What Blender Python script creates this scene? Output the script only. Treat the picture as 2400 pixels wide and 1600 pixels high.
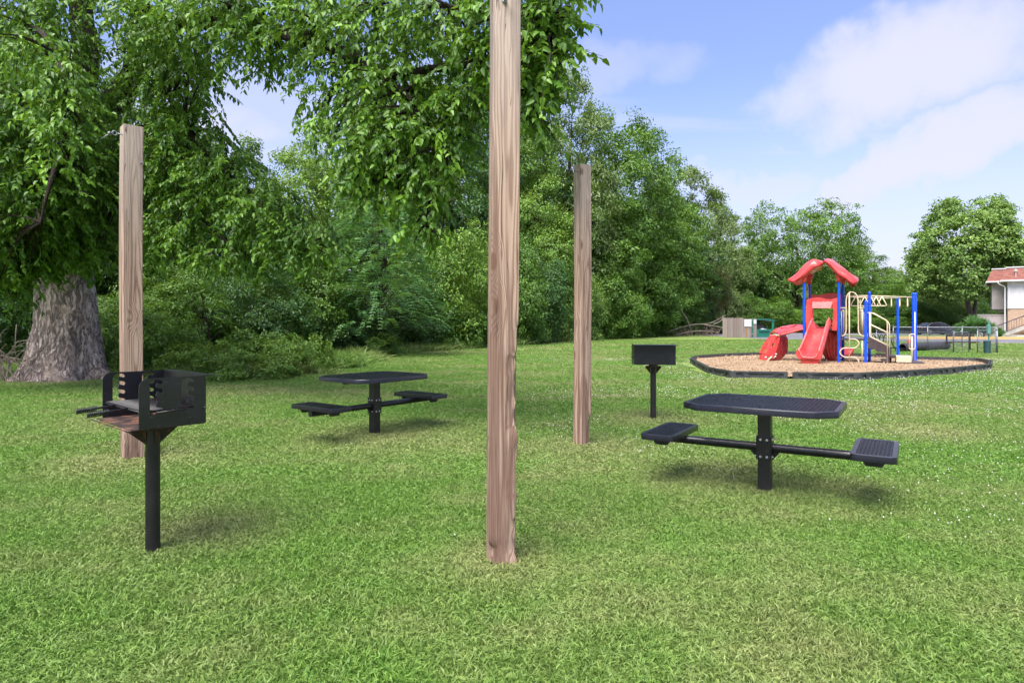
import bpy, bmesh, math, random
import numpy as np
from mathutils import Vector, Matrix, noise as mnoise

for o in list(bpy.data.objects): bpy.data.objects.remove(o)
SC = bpy.context.scene
COL = SC.collection
R = math.radians
HC, F, YH = 1.45, 1500.0, 755.0          # camera height, focal length in photo pixels, horizon row

# ------------------------------------------------------------------ camera
cd = bpy.data.cameras.new('camera'); cam = bpy.data.objects.new('camera', cd); COL.objects.link(cam)
cam.location = (0, 0, HC); cam.rotation_euler = (R(90), 0, 0)
cd.sensor_width = 36.0; cd.lens = 36.0 * F / 2400.0
cd.shift_y = -(800 - YH) / 2400.0
cd.clip_start = .05; cd.clip_end = 3000
SC.camera = cam
SC.view_settings.view_transform = 'Standard'; SC.view_settings.look = 'None'
SC.view_settings.exposure = 1.5; SC.view_settings.gamma = 1.0; SC.view_settings.use_curve_mapping = False
SC.cycles.max_bounces = 5; SC.cycles.diffuse_bounces = 3; SC.cycles.transmission_bounces = 3
SC.cycles.use_adaptive_sampling = True; SC.cycles.adaptive_threshold = .03
SC.cycles.glossy_bounces = 3; SC.cycles.transparent_max_bounces = 6
SC.cycles.use_denoising = True

# ------------------------------------------------------------------ sky and sun
SUN_EL, SUN_AZ = R(61), R(207)            # azimuth clockwise from +Y: behind the camera, to its left
W = bpy.data.worlds.new('World'); SC.world = W; W.use_nodes = True
nt = W.node_tree; nt.nodes.clear()
def nn(t, typ, **kw):
    n = t.nodes.new(typ)
    for k, v in kw.items():
        if k == 'inp':
            for a, b in v.items(): n.inputs[a].default_value = b
        else: setattr(n, k, v)
    return n
def math_node(t, op, a, b=None, clamp=False):
    n = t.nodes.new('ShaderNodeMath'); n.operation = op; n.use_clamp = clamp
    for i, x in enumerate((a, b)):
        if x is None: continue
        if isinstance(x, (int, float)): n.inputs[i].default_value = x
        else: t.links.new(x, n.inputs[i])
    return n.outputs[0]
def smooth(t, x, a, b):
    n = t.nodes.new('ShaderNodeMapRange'); n.interpolation_type = 'SMOOTHSTEP'
    t.links.new(x, n.inputs[0]); n.inputs[1].default_value = a; n.inputs[2].default_value = b
    return n.outputs[0]
def mixc(t, fac, a, b, blend='MIX'):
    n = t.nodes.new('ShaderNodeMix'); n.data_type = 'RGBA'; n.blend_type = blend
    if isinstance(fac, (int, float)): n.inputs[0].default_value = fac
    else: t.links.new(fac, n.inputs[0])
    for i, x in ((6, a), (7, b)):
        if isinstance(x, (tuple, list)): n.inputs[i].default_value = (*x[:3], 1)
        else: t.links.new(x, n.inputs[i])
    return n.outputs[2]
sky = nn(nt, 'ShaderNodeTexSky', sky_type='NISHITA', sun_disc=False, sun_elevation=SUN_EL, sun_rotation=SUN_AZ,
         altitude=50, air_density=1.0, dust_density=1.2, ozone_density=2.5)
tc = nn(nt, 'ShaderNodeTexCoord')
sep = nn(nt, 'ShaderNodeSeparateXYZ'); nt.links.new(tc.outputs['Generated'], sep.inputs[0])
dx, dy, dz = sep.outputs
az = math_node(nt, 'ARCTAN2', dx, dy); el = math_node(nt, 'ARCSINE', dz)
# thin high cloud: noise on the cloud sheet overhead, the same everywhere in the sky
zz = math_node(nt, 'ADD', math_node(nt, 'MAXIMUM', dz, 0.0), .10)
px_, py_ = math_node(nt, 'DIVIDE', dx, zz), math_node(nt, 'DIVIDE', dy, zz)
cmb = nn(nt, 'ShaderNodeCombineXYZ'); nt.links.new(px_, cmb.inputs[0]); nt.links.new(py_, cmb.inputs[1])
mp = nn(nt, 'ShaderNodeMapping'); nt.links.new(cmb.outputs[0], mp.inputs[0])
mp.inputs['Rotation'].default_value = (0, 0, R(35)); mp.inputs['Scale'].default_value = (.28, .75, 1); mp.inputs['Location'].default_value = (1.7, 4.2, 0)
n1 = nn(nt, 'ShaderNodeTexNoise', inp={'Scale': 1.5, 'Detail': 7, 'Roughness': .52, 'Distortion': .5}); nt.links.new(mp.outputs[0], n1.inputs[0])
gen = smooth(nt, n1.outputs[0], .44, .74)
# warp for the separate cloud banks
wn = nn(nt, 'ShaderNodeTexNoise', inp={'Scale': 7.0, 'Detail': 6, 'Roughness': .55}); nt.links.new(tc.outputs['Generated'], wn.inputs[0])
ws = nn(nt, 'ShaderNodeSeparateColor'); nt.links.new(wn.outputs['Color'], ws.inputs[0])
wx = math_node(nt, 'MULTIPLY', math_node(nt, 'SUBTRACT', ws.outputs[0], .5), .34)
wy = math_node(nt, 'MULTIPLY', math_node(nt, 'SUBTRACT', ws.outputs[1], .5), .20)
azw, elw = math_node(nt, 'ADD', az, wx), math_node(nt, 'ADD', el, wy)
def bank(a0, e0, sa, se, rot, amp):
    a = math_node(nt, 'SUBTRACT', azw, R(a0)); e = math_node(nt, 'SUBTRACT', elw, R(e0))
    c, s = math.cos(R(rot)), math.sin(R(rot))
    p = math_node(nt, 'ADD', math_node(nt, 'MULTIPLY', a, c / R(sa)), math_node(nt, 'MULTIPLY', e, s / R(sa)))
    q = math_node(nt, 'ADD', math_node(nt, 'MULTIPLY', a, -s / R(se)), math_node(nt, 'MULTIPLY', e, c / R(se)))
    r2 = math_node(nt, 'ADD', math_node(nt, 'MULTIPLY', p, p), math_node(nt, 'MULTIPLY', q, q))
    return math_node(nt, 'MULTIPLY', smooth(nt, math_node(nt, 'MULTIPLY', r2, -1), -1.6, -.1), amp)
banks = [(31.5, 18.5, 10.5, 4.2, 12, .95), (34, 12.3, 12, 2.6, 26, .95), (20.5, 11.2, 10, 1.9, 4, .7), (6, 21, 8, 2.5, 5, .35),
         (-22, 17, 9, 4, 0, .5), (70, 22, 16, 7, 10, .9), (-75, 18, 18, 6, -8, .85), (130, 20, 20, 7, 8, .9), (-130, 25, 18, 8, 0, .9), (180, 16, 18, 6, 5, .85)]
cl = gen
for b in banks: cl = math_node(nt, 'MAXIMUM', cl, bank(*b))
hz = smooth(nt, math_node(nt, 'MULTIPLY', math_node(nt, 'ABSOLUTE', el), -1), R(-21), R(-1))
hz = math_node(nt, 'MULTIPLY', hz, .93)
cl = math_node(nt, 'MAXIMUM', cl, hz)
cl = math_node(nt, 'MULTIPLY', math_node(nt, 'ADD', math_node(nt, 'MULTIPLY', cl, .80), .14), 1.0, True)
bgs = nn(nt, 'ShaderNodeBackground', inp={'Strength': .084})
nt.links.new(mixc(nt, 1.0, sky.outputs[0], (.90, .93, 1.24), 'MULTIPLY'), bgs.inputs[0])
bgc = nn(nt, 'ShaderNodeBackground', inp={'Color': (.83, .83, .96, 1), 'Strength': .37})
mx = nn(nt, 'ShaderNodeMixShader'); nt.links.new(cl, mx.inputs[0]); nt.links.new(bgs.outputs[0], mx.inputs[1]); nt.links.new(bgc.outputs[0], mx.inputs[2])
wo = nn(nt, 'ShaderNodeOutputWorld'); nt.links.new(mx.outputs[0], wo.inputs[0])

sl = bpy.data.lights.new('sun', 'SUN'); sl.energy = 3.4; sl.angle = R(45); sl.color = (1.0, .955, .88)
sun = bpy.data.objects.new('sun', sl); COL.objects.link(sun)
sdir = Vector((math.sin(SUN_AZ) * math.cos(SUN_EL), math.cos(SUN_AZ) * math.cos(SUN_EL), math.sin(SUN_EL)))
sun.rotation_euler = sdir.to_track_quat('Z', 'Y').to_euler(); sun.location = (-20, -20, 30)

# ------------------------------------------------------------------ pixel helpers (photo pixels, 2400 x 1600)
def at(x, y, Y): return Vector(((x - 1200) / F * Y, Y, HC - (y - YH) / F * Y))
def gnd(x, y):
    Y = HC * F / (y - YH); return Vector(((x - 1200) / F * Y, Y, 0))

# ------------------------------------------------------------------ materials
def new_mat(name):
    m = bpy.data.materials.new(name); m.use_nodes = True
    t = m.node_tree; t.nodes.clear()
    out = t.nodes.new('ShaderNodeOutputMaterial'); p = t.nodes.new('ShaderNodeBsdfPrincipled')
    t.links.new(p.outputs[0], out.inputs[0])
    return m, t, p
def noise_tex(t, vec, scale, detail=4, rough=.55, dist=0):
    n = nn(t, 'ShaderNodeTexNoise', inp={'Scale': scale, 'Detail': detail, 'Roughness': rough, 'Distortion': dist})
    if vec is not None: t.links.new(vec, n.inputs[0])
    return n.outputs[0]
def mapped(t, vec, scale=(1, 1, 1), loc=(0, 0, 0)):
    n = nn(t, 'ShaderNodeMapping'); t.links.new(vec, n.inputs[0]); n.inputs['Scale'].default_value = scale; n.inputs['Location'].default_value = loc
    return n.outputs[0]
def bump(t, p, h, strength=.3, dist=.01):
    b = nn(t, 'ShaderNodeBump', inp={'Strength': strength, 'Distance': dist}); t.links.new(h, b.inputs['Height']); t.links.new(b.outputs[0], p.inputs['Normal'])
def wpos(t): return t.nodes.new('ShaderNodeNewGeometry').outputs['Position']
def ocoord(t): return t.nodes.new('ShaderNodeTexCoord').outputs['Object']
def M(name, c1, c2=None, scale=6, rough=.5, metal=0, bmp=0, spec=.5, coat=0, stretch=(1, 1, 1), lo=.35, hi=.65, world=False):
    m, t, p = new_mat(name)
    p.inputs['Roughness'].default_value = rough; p.inputs['Metallic'].default_value = metal
    p.inputs['Specular IOR Level'].default_value = spec; p.inputs['Coat Weight'].default_value = coat
    v = mapped(t, wpos(t) if world else ocoord(t), stretch)
    n = noise_tex(t, v, scale, 6, .6)
    c2 = c2 or tuple(x * .8 for x in c1)
    t.links.new(mixc(t, smooth(t, n, lo, hi), c1, c2), p.inputs['Base Color'])
    rn = noise_tex(t, v, scale * 3.1, 3)
    t.links.new(math_node(t, 'ADD', math_node(t, 'MULTIPLY', rn, .2), rough - .1), p.inputs['Roughness'])
    if bmp: bump(t, p, noise_tex(t, v, scale * 8, 5), bmp, .004)
    return m

def black_paint(name, base, worn, rust, amount=.62, rough=.3):
    m, t, p = new_mat(name)
    v = ocoord(t)
    n = noise_tex(t, v, 7, 8, .65); sp = noise_tex(t, v, 160, 2, .6)
    c = mixc(t, smooth(t, n, .4, .75), base, worn)
    c = mixc(t, smooth(t, sp, .70, .76), c, (.22, .2, .19))
    r = noise_tex(t, v, 14, 8, .7)
    fr = smooth(t, r, amount, amount + .1)
    c = mixc(t, fr, c, rust)
    t.links.new(c, p.inputs['Base Color'])
    t.links.new(math_node(t, 'ADD', math_node(t, 'MULTIPLY', fr, .45), math_node(t, 'ADD', math_node(t, 'MULTIPLY', n, .25), rough - .1)), p.inputs['Roughness'])
    p.inputs['Specular IOR Level'].default_value = .45
    bump(t, p, math_node(t, 'ADD', math_node(t, 'MULTIPLY', r, .6), noise_tex(t, v, 90, 3)), .15, .003)
    return m
MAT = {}
MAT['black'] = black_paint('black_powder_coat', (.007, .007, .010), (.014, .0135, .018), (.05, .025, .018), .72, .30)
MAT['plast'] = black_paint('black_vinyl_coating', (.005, .005, .009), (.010, .010, .015), (.02, .02, .025), .85, .28)
MAT['worn'] = black_paint('worn_dark_steel', (.010, .009, .010), (.022, .018, .018), (.060, .032, .024), .60, .40)
MAT['rust'] = black_paint('rusty_steel', (.025, .016, .014), (.06, .032, .024), (.15, .065, .035), .50, .65)
MAT['steel'] = M('galvanised_steel', (.24, .25, .28), (.16, .17, .2), 20, .45, .7)
MAT['bolt'] = M('bright_bolt', (.6, .6, .62), (.4, .38, .36), 60, .35, .8)
MAT['red'] = M('faded_red_plastic', (.50, .040, .042), (.60, .075, .07), 2.5, .26, 0, .02, .5)
MAT['redpale'] = M('worn_highlit_red_edge', (.62, .16, .15), (.55, .09, .085), 6, .35)  # paler red for worn slide edges, their highlights put into the colour
MAT['blue'] = M('blue_powder_coat', (.004, .085, .74), (.005, .07, .64), 3, .3, 0, 0, .5)
MAT['tan'] = M('beige_powder_coat', (.66, .55, .37), (.55, .44, .29), 8, .4)
MAT['brown'] = M('dark_brown_vinyl', (.040, .026, .028), (.06, .042, .042), 8, .5)
MAT['timber'] = M('dark_grey_border_plastic', (.034, .036, .039), (.062, .063, .063), 5, .5, 0, .1)
MAT['white'] = M('white_paint', (.64, .62, .64), (.56, .545, .56), 2, .55)
MAT['glass'] = M('car_glass', (.012, .013, .016), (.02, .02, .024), 3, .08)
MAT['carpaint'] = M('black_car_paint', (.016, .016, .024), (.02, .02, .03), 2, .22, .2, 0, .5, .6)
MAT['rubber'] = M('rubber', (.018, .018, .018), (.03, .03, .03), 10, .75)
MAT['taillight'] = M('tail_light_red', (.5, .02, .02), (.35, .02, .02), 10, .2)
MAT['green'] = M('dumpster_green', (.006, .145, .095), (.012, .11, .075), 3, .45, 0, .05)
MAT['teal'] = M('faded_green_enamel', (.12, .28, .25), (.09, .22, .2), 4, .5)
MAT['tealdark'] = M('dark_green_bin', (.02, .055, .06), (.03, .075, .075), 4, .45)
MAT['siding'] = M('beige_siding', (.40, .345, .325), (.34, .29, .275), 2, .7)
MAT['concrete'] = M('concrete', (.42, .40, .36), (.33, .31, .28), 3, .85, 0, .2, world=True)
MAT['yellow'] = M('faded_yellow_kerb_paint', (.64, .40, .10), (.55, .37, .17), 1.6, .8, 0, .1, world=True)
MAT['asphalt'] = M('asphalt', (.15, .148, .162), (.11, .108, .12), .7, .9, 0, .3, world=True)
MAT['signwhite'] = M('sign_white', (.74, .75, .77), (.66, .67, .7), 3, .4)
MAT['inkred'] = M('sign_red_ink', (.55, .10, .08), (.5, .12, .1), 9, .5)
MAT['inkdark'] = M('sign_dark_ink', (.08, .06, .06), (.1, .08, .08), 9, .5)
MAT['bag'] = M('white_trash_bag', (.6, .6, .64), (.45, .45, .5), 9, .4)
MAT['hydrant'] = M('red_hydrant_paint', (.5, .03, .03), (.38, .03, .03), 9, .4)
MAT['wire'] = M('cable_black', (.03, .03, .035), None, 5, .6)

def wood_mat():
    m, t, p = new_mat('weathered_treated_timber')
    oc = ocoord(t); oi = t.nodes.new('ShaderNodeObjectInfo')
    rnd = math_node(t, 'MULTIPLY', oi.outputs['Random'], 37.0)
    c3 = nn(t, 'ShaderNodeCombineXYZ'); t.links.new(rnd, c3.inputs[2])
    ad = nn(t, 'ShaderNodeVectorMath', operation='ADD'); t.links.new(oc, ad.inputs[0]); t.links.new(c3.outputs[0], ad.inputs[1])
    v = ad.outputs[0]
    # knots: sparse cells, the grain sweeps round them
    kv = mapped(t, v, (6.5, 6.5, 2.3))
    vor = nn(t, 'ShaderNodeTexVoronoi', inp={'Scale': 1.0, 'Randomness': 1.0}); t.links.new(kv, vor.inputs['Vector'])
    kd = vor.outputs['Distance']
    kgate = smooth(t, nn_sep(t, vor.outputs['Color']), .42, .5)
    kf = math_node(t, 'MULTIPLY', smooth(t, math_node(t, 'MULTIPLY', kd, -1), -.50, -.02), kgate)
    s = nn(t, 'ShaderNodeSeparateXYZ'); t.links.new(oc, s.inputs[0])
    ax = math_node(t, 'SUBTRACT', s.outputs[0], .018); ay = math_node(t, 'SUBTRACT', s.outputs[1], -.012)
    rr = math_node(t, 'SQRT', math_node(t, 'ADD', math_node(t, 'MULTIPLY', ax, ax), math_node(t, 'MULTIPLY', ay, ay)))
    warp = math_node(t, 'MULTIPLY', math_node(t, 'SUBTRACT', noise_tex(t, mapped(t, v, (5, 5, .55)), 1.0, 3, .5), .5), .105)
    fine = math_node(t, 'MULTIPLY', noise_tex(t, mapped(t, v, (30, 30, 2.2)), 1.0, 3, .5), .006)
    ring = math_node(t, 'ADD', math_node(t, 'ADD', rr, warp), math_node(t, 'ADD', fine, math_node(t, 'MULTIPLY', kf, .05)))
    wv = math_node(t, 'ADD', math_node(t, 'MULTIPLY', math_node(t, 'SINE', math_node(t, 'MULTIPLY', ring, 2 * math.pi / .0115)), .5), .5)
    wv = math_node(t, 'POWER', wv, 1.7)
    fib = noise_tex(t, mapped(t, v, (130, 130, 2.5)), 1.0, 4, .6)
    big = noise_tex(t, mapped(t, v, (17, 17, .62)), 1.0, 4, .55)
    c = mixc(t, math_node(t, 'MULTIPLY', wv, .85), (.40, .280, .212), (.175, .097, .064))
    c = mixc(t, math_node(t, 'MULTIPLY', smooth(t, big, .46, .60), .8), c, (.145, .078, .056))
    c = mixc(t, math_node(t, 'MULTIPLY', smooth(t, fib, .45, .8), .30), c, (.47, .375, .32))
    c = mixc(t, smooth(t, math_node(t, 'MULTIPLY', s.outputs[2], 1), 1.9, 3.5), c, mixc(t, .38, c, (.5, .44, .41)))
    c = mixc(t, math_node(t, 'MULTIPLY', smooth(t, kf, .80, .93), .85), c, (.14, .075, .05))
    # drying checks
    ck = noise_tex(t, mapped(t, v, (36, 36, .85)), 1.0, 2, .4)
    ckf = smooth(t, math_node(t, 'MULTIPLY', math_node(t, 'ABSOLUTE', math_node(t, 'SUBTRACT', ck, .64)), -1), -.011, -.002)
    c = mixc(t, math_node(t, 'MULTIPLY', ckf, .8), c, (.07, .042, .032))
    t.links.new(c, p.inputs['Base Color']); p.inputs['Roughness'].default_value = .78; p.inputs['Specular IOR Level'].default_value = .25
    h = math_node(t, 'SUBTRACT', math_node(t, 'ADD', math_node(t, 'MULTIPLY', wv, .5), math_node(t, 'MULTIPLY', fib, .6)), math_node(t, 'MULTIPLY', ckf, 2.5))
    bump(t, p, h, .45, .003)
    return m
def nn_sep(t, col):
    s = nn(t, 'ShaderNodeSeparateColor'); t.links.new(col, s.inputs[0]); return s.outputs[0]
MAT['wood'] = wood_mat()

def bark_mat(name, light, dark, sx=6.5, sz=1.5, bs=.8):
    m, t, p = new_mat(name)
    v = ocoord(t)
    w = noise_tex(t, v, 3, 4)
    wvv = nn(t, 'ShaderNodeVectorMath', operation='SCALE'); wvv.inputs[3].default_value = .22
    nz = nn(t, 'ShaderNodeTexNoise', inp={'Scale': 2.6, 'Detail': 3}); t.links.new(v, nz.inputs[0]); t.links.new(nz.outputs['Color'], wvv.inputs[0])
    ad = nn(t, 'ShaderNodeVectorMath', operation='ADD'); t.links.new(v, ad.inputs[0]); t.links.new(wvv.outputs[0], ad.inputs[1])
    nb = noise_tex(t, mapped(t, ad.outputs[0], (sx, sx, sz)), 1.0, 5, .6, .6)
    nb2 = noise_tex(t, mapped(t, ad.outputs[0], (sx * 1.9, sx * 1.9, sz * 2.2), (3, 1, 7)), 1.0, 4, .6, .4)
    k1 = smooth(t, math_node(t, 'ABSOLUTE', math_node(t, 'SUBTRACT', nb, .5)), .0, .085); k2 = smooth(t, math_node(t, 'ABSOLUTE', math_node(t, 'SUBTRACT', nb2, .5)), .0, .07)
    crack = math_node(t, 'MULTIPLY', k1, math_node(t, 'ADD', math_node(t, 'MULTIPLY', k2, .55), .45))
    f2 = noise_tex(t, mapped(t, v, (26, 26, 6)), 1, 6, .65)
    c = mixc(t, crack, dark, light)
    c = mixc(t, math_node(t, 'MULTIPLY', smooth(t, f2, .45, .7), .55), c, tuple(x * .55 for x in light))
    c = mixc(t, math_node(t, 'MULTIPLY', smooth(t, w, .5, .75), .5), c, tuple(x * y for x, y in zip(light, (1.15, 1.05, .9))))
    t.links.new(c, p.inputs['Base Color']); p.inputs['Roughness'].default_value = .92; p.inputs['Specular IOR Level'].default_value = .15
    bump(t, p, math_node(t, 'ADD', crack, math_node(t, 'MULTIPLY', f2, .7)), bs, .05)
    return m
MAT['bark'] = bark_mat('pale_furrowed_bark', (.52, .43, .39), (.10, .074, .064))
MAT['limb'] = bark_mat('dark_limb_bark', (.055, .042, .034), (.018, .014, .012), 14, 3, .6)
MAT['twigdead'] = M('dead_grey_twigs', (.26, .21, .17), (.16, .125, .10), 8, .9)

def leaf_mat(name, dark, light, trans=(.26, .42, .025), tw=.28, rough=.42):
    m = bpy.data.materials.new(name); m.use_nodes = True; t = m.node_tree; t.nodes.clear()
    out = t.nodes.new('ShaderNodeOutputMaterial'); p = t.nodes.new('ShaderNodeBsdfPrincipled'); tr = t.nodes.new('ShaderNodeBsdfTranslucent')
    a = nn(t, 'ShaderNodeAttribute', attribute_name='tint')
    oi = t.nodes.new('ShaderNodeObjectInfo')
    f = math_node(t, 'ADD', a.outputs['Fac'], math_node(t, 'MULTIPLY', math_node(t, 'SUBTRACT', oi.outputs['Random'], .5), .22), True)
    c = mixc(t, f, dark, light)
    t.links.new(c, p.inputs['Base Color']); p.inputs['Roughness'].default_value = rough; p.inputs['Specular IOR Level'].default_value = .35
    t.links.new(mixc(t, .6, c, trans), tr.inputs[0])
    mxs = nn(t, 'ShaderNodeMixShader', inp={'Fac': tw}); t.links.new(p.outputs[0], mxs.inputs[1]); t.links.new(tr.outputs[0], mxs.inputs[2]); t.links.new(mxs.outputs[0], out.inputs[0])
    return m
MAT['leaf'] = leaf_mat('broad_green_leaf', (.030, .095, .009), (.195, .370, .034))
MAT['leafmid'] = leaf_mat('wood_edge_leaf', (.026, .078, .012), (.170, .312, .046))
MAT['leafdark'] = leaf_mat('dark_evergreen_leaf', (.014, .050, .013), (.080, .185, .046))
MAT['leafyel'] = leaf_mat('yellow_green_leaf', (.060, .145, .016), (.240, .410, .055), (.30, .36, .05))
MAT['leafpale'] = leaf_mat('pale_olive_leaf', (.060, .105, .028), (.225, .305, .100))
MAT['leafmaple'] = leaf_mat('bright_maple_leaf', (.070, .150, .028), (.290, .430, .105))
MAT['leafblue'] = leaf_mat('blue_green_frond', (.020, .080, .022), (.150, .320, .105))
MAT['leafbrown'] = leaf_mat('browning_leaf', (.12, .10, .04), (.27, .22, .10), (.3, .25, .08))

# lawn colour: one function of the place, used by ground and blades
def lawn_color(t, ground):
    v = wpos(t)
    n1 = noise_tex(t, mapped(t, v, (1, 1, 0)), .22, 5, .6); n2 = noise_tex(t, mapped(t, v, (1, 1, 0)), 1.3, 5, .65)
    n3 = noise_tex(t, mapped(t, v, (.6, 3.2, 0)), .16, 4, .6)
    s = nn(t, 'ShaderNodeSeparateXYZ'); t.links.new(v, s.inputs[0])
    dry = math_node(t, 'ADD', math_node(t, 'MULTIPLY', n1, .55), math_node(t, 'ADD', math_node(t, 'MULTIPLY', n2, .45), math_node(t, 'MULTIPLY', n3, .5)))
    f = smooth(t, dry, .65, .93)
    for (x, y, r) in DRYSPOTS:
        ax = math_node(t, 'SUBTRACT', s.outputs[0], x); ay = math_node(t, 'SUBTRACT', s.outputs[1], y)
        d = math_node(t, 'SQRT', math_node(t, 'ADD', math_node(t, 'MULTIPLY', ax, ax), math_node(t, 'MULTIPLY', ay, ay)))
        d = math_node(t, 'ADD', d, math_node(t, 'MULTIPLY', math_node(t, 'SUBTRACT', n2, .5), r * .9))
        f = math_node(t, 'MAXIMUM', f, math_node(t, 'MULTIPLY', smooth(t, math_node(t, 'MULTIPLY', d, -1), -r, 0), .95))
    return f, n2, v
DRYSPOTS = [(-.08, 3.85, .75), (-4.0, 6.8, 1.6), (.9, 7.4, 1.5), (-2.2, 4.5, 1.0), (-1.6, 8.1, 2.2), (2.0, 6.0, 1.5), (2.1, 9.6, 1.7), (-11.0, 15.3, 1.6), (-5.5, 9.5, 2.0), (5.5, 8.5, 1.6)]
def grass_mat():
    m = bpy.data.materials.new('grass_blades'); m.use_nodes = True; t = m.node_tree; t.nodes.clear()
    out = t.nodes.new('ShaderNodeOutputMaterial'); p = t.nodes.new('ShaderNodeBsdfPrincipled'); tr = t.nodes.new('ShaderNodeBsdfTranslucent')
    f, n2, v = lawn_color(t, False)
    a = nn(t, 'ShaderNodeAttribute', attribute_name='tint')
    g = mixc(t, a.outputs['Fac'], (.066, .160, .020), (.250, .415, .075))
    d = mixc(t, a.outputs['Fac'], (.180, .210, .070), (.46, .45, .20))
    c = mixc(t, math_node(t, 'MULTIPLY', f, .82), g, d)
    t.links.new(c, p.inputs['Base Color']); p.inputs['Roughness'].default_value = .5; p.inputs['Specular IOR Level'].default_value = .3
    t.links.new(c, tr.inputs[0])
    mxs = nn(t, 'ShaderNodeMixShader', inp={'Fac': .3}); t.links.new(p.outputs[0], mxs.inputs[1]); t.links.new(tr.outputs[0], mxs.inputs[2]); t.links.new(mxs.outputs[0], out.inputs[0])
    return m
def ground_mat():
    m, t, p = new_mat('lawn_ground')
    f, n2, v = lawn_color(t, True)
    n4 = noise_tex(t, v, 22, 5, .7); n5 = noise_tex(t, v, 5, 5, .7)
    g = mixc(t, smooth(t, n4, .3, .7), (.080, .150, .024), (.220, .325, .075))
    d = mixc(t, smooth(t, n4, .3, .7), (.150, .175, .060), (.34, .34, .145))
    c = mixc(t, math_node(t, 'MULTIPLY', f, .82), g, d)
    c = mixc(t, math_node(t, 'MULTIPLY', smooth(t, n5, .4, .7), .3), c, (.05, .09, .02))
    t.links.new(c, p.inputs['Base Color']); p.inputs['Roughness'].default_value = .95; p.inputs['Specular IOR Level'].default_value = .1
    bump(t, p, math_node(t, 'ADD', n4, noise_tex(t, v, 70, 3)), .6, .03)
    return m
MAT['grass'] = grass_mat(); MAT['lawn'] = ground_mat()
def mulch_mat():
    m, t, p = new_mat('wood_chip_mulch')
    v = wpos(t)
    vo = nn(t, 'ShaderNodeTexVoronoi', inp={'Scale': 1.0}); t.links.new(mapped(t, v, (26, 40, 26)), vo.inputs['Vector'])
    c = mixc(t, nn_sep(t, vo.outputs['Color']), (.20, .125, .070), (.46, .335, .215))
    c = mixc(t, math_node(t, 'MULTIPLY', smooth(t, noise_tex(t, v, .9, 5, .6), .45, .7), .5), c, (.24, .16, .10))
    t.links.new(c, p.inputs['Base Color']); p.inputs['Roughness'].default_value = .95; p.inputs['Specular IOR Level'].default_value = .1
    bump(t, p, math_node(t, 'ADD', vo.outputs['Distance'], noise_tex(t, v, 30, 4)), .8, .03)
    return m
MAT['mulch'] = mulch_mat()
def chip_mat():
    m, t, p = new_mat('loose_wood_chips')
    a = nn(t, 'ShaderNodeAttribute', attribute_name='tint')
    t.links.new(mixc(t, a.outputs['Fac'], (.19, .115, .065), (.52, .39, .26)), p.inputs['Base Color']); p.inputs['Roughness'].default_value = .9
    return m
MAT['chip'] = chip_mat()
def brick_mat():
    m, t, p = new_mat('tan_brick')
    b = nn(t, 'ShaderNodeTexBrick', inp={'Scale': 1.0, 'Mortar Size': .008, 'Brick Width': .2, 'Row Height': .075, 'Color1': (.36, .20, .12, 1), 'Color2': (.44, .28, .17, 1), 'Mortar': (.45, .40, .34, 1), 'Bias': .1})
    s = nn(t, 'ShaderNodeSeparateXYZ'); t.links.new(ocoord(t), s.inputs[0])
    cb = nn(t, 'ShaderNodeCombineXYZ'); t.links.new(math_node(t, 'ADD', s.outputs[0], s.outputs[1]), cb.inputs[0]); t.links.new(s.outputs[2], cb.inputs[1])
    t.links.new(cb.outputs[0], b.inputs['Vector'])
    c = mixc(t, math_node(t, 'MULTIPLY', smooth(t, noise_tex(t, mapped(t, ocoord(t), (4, 4, 13)), 1, 2), .60, .68), .7), b.outputs[0], (.13, .07, .05))
    t.links.new(c, p.inputs['Base Color']); p.inputs['Roughness'].default_value = .9
    bump(t, p, b.outputs['Fac'], -.4, .01)
    return m
MAT['brick'] = brick_mat()
def shingle_mat():
    m, t, p = new_mat('red_brown_shingles')
    b = nn(t, 'ShaderNodeTexBrick', inp={'Scale': 1.0, 'Mortar Size': .012, 'Brick Width': .33, 'Row Height': .15, 'Color1': (.20, .070, .055, 1), 'Color2': (.30, .12, .09, 1), 'Mortar': (.11, .04, .035, 1)})
    s = nn(t, 'ShaderNodeSeparateXYZ'); t.links.new(ocoord(t), s.inputs[0])
    cb = nn(t, 'ShaderNodeCombineXYZ'); t.links.new(math_node(t, 'ADD', s.outputs[0], s.outputs[1]), cb.inputs[0]); t.links.new(s.outputs[2], cb.inputs[1])
    t.links.new(cb.outputs[0], b.inputs['Vector']); t.links.new(b.outputs[0], p.inputs['Base Color']); p.inputs['Roughness'].default_value = .9
    bump(t, p, b.outputs['Fac'], -.5, .02)
    return m
MAT['shingle'] = shingle_mat()
def board_mat():
    m, t, p = new_mat('weathered_fence_board')
    oi = t.nodes.new('ShaderNodeObjectInfo'); v = ocoord(t)
    c = mixc(t, oi.outputs['Random'], (.20, .155, .13), (.34, .285, .26))
    c = mixc(t, smooth(t, oi.outputs['Random'], .84, .9), c, (.33, .185, .085))
    c = mixc(t, math_node(t, 'MULTIPLY', noise_tex(t, mapped(t, v, (40, 40, 3)), 1, 5, .6), .5), c, (.12, .09, .08))
    t.links.new(c, p.inputs['Base Color']); p.inputs['Roughness'].default_value = .9
    return m
MAT['board'] = board_mat()

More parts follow.
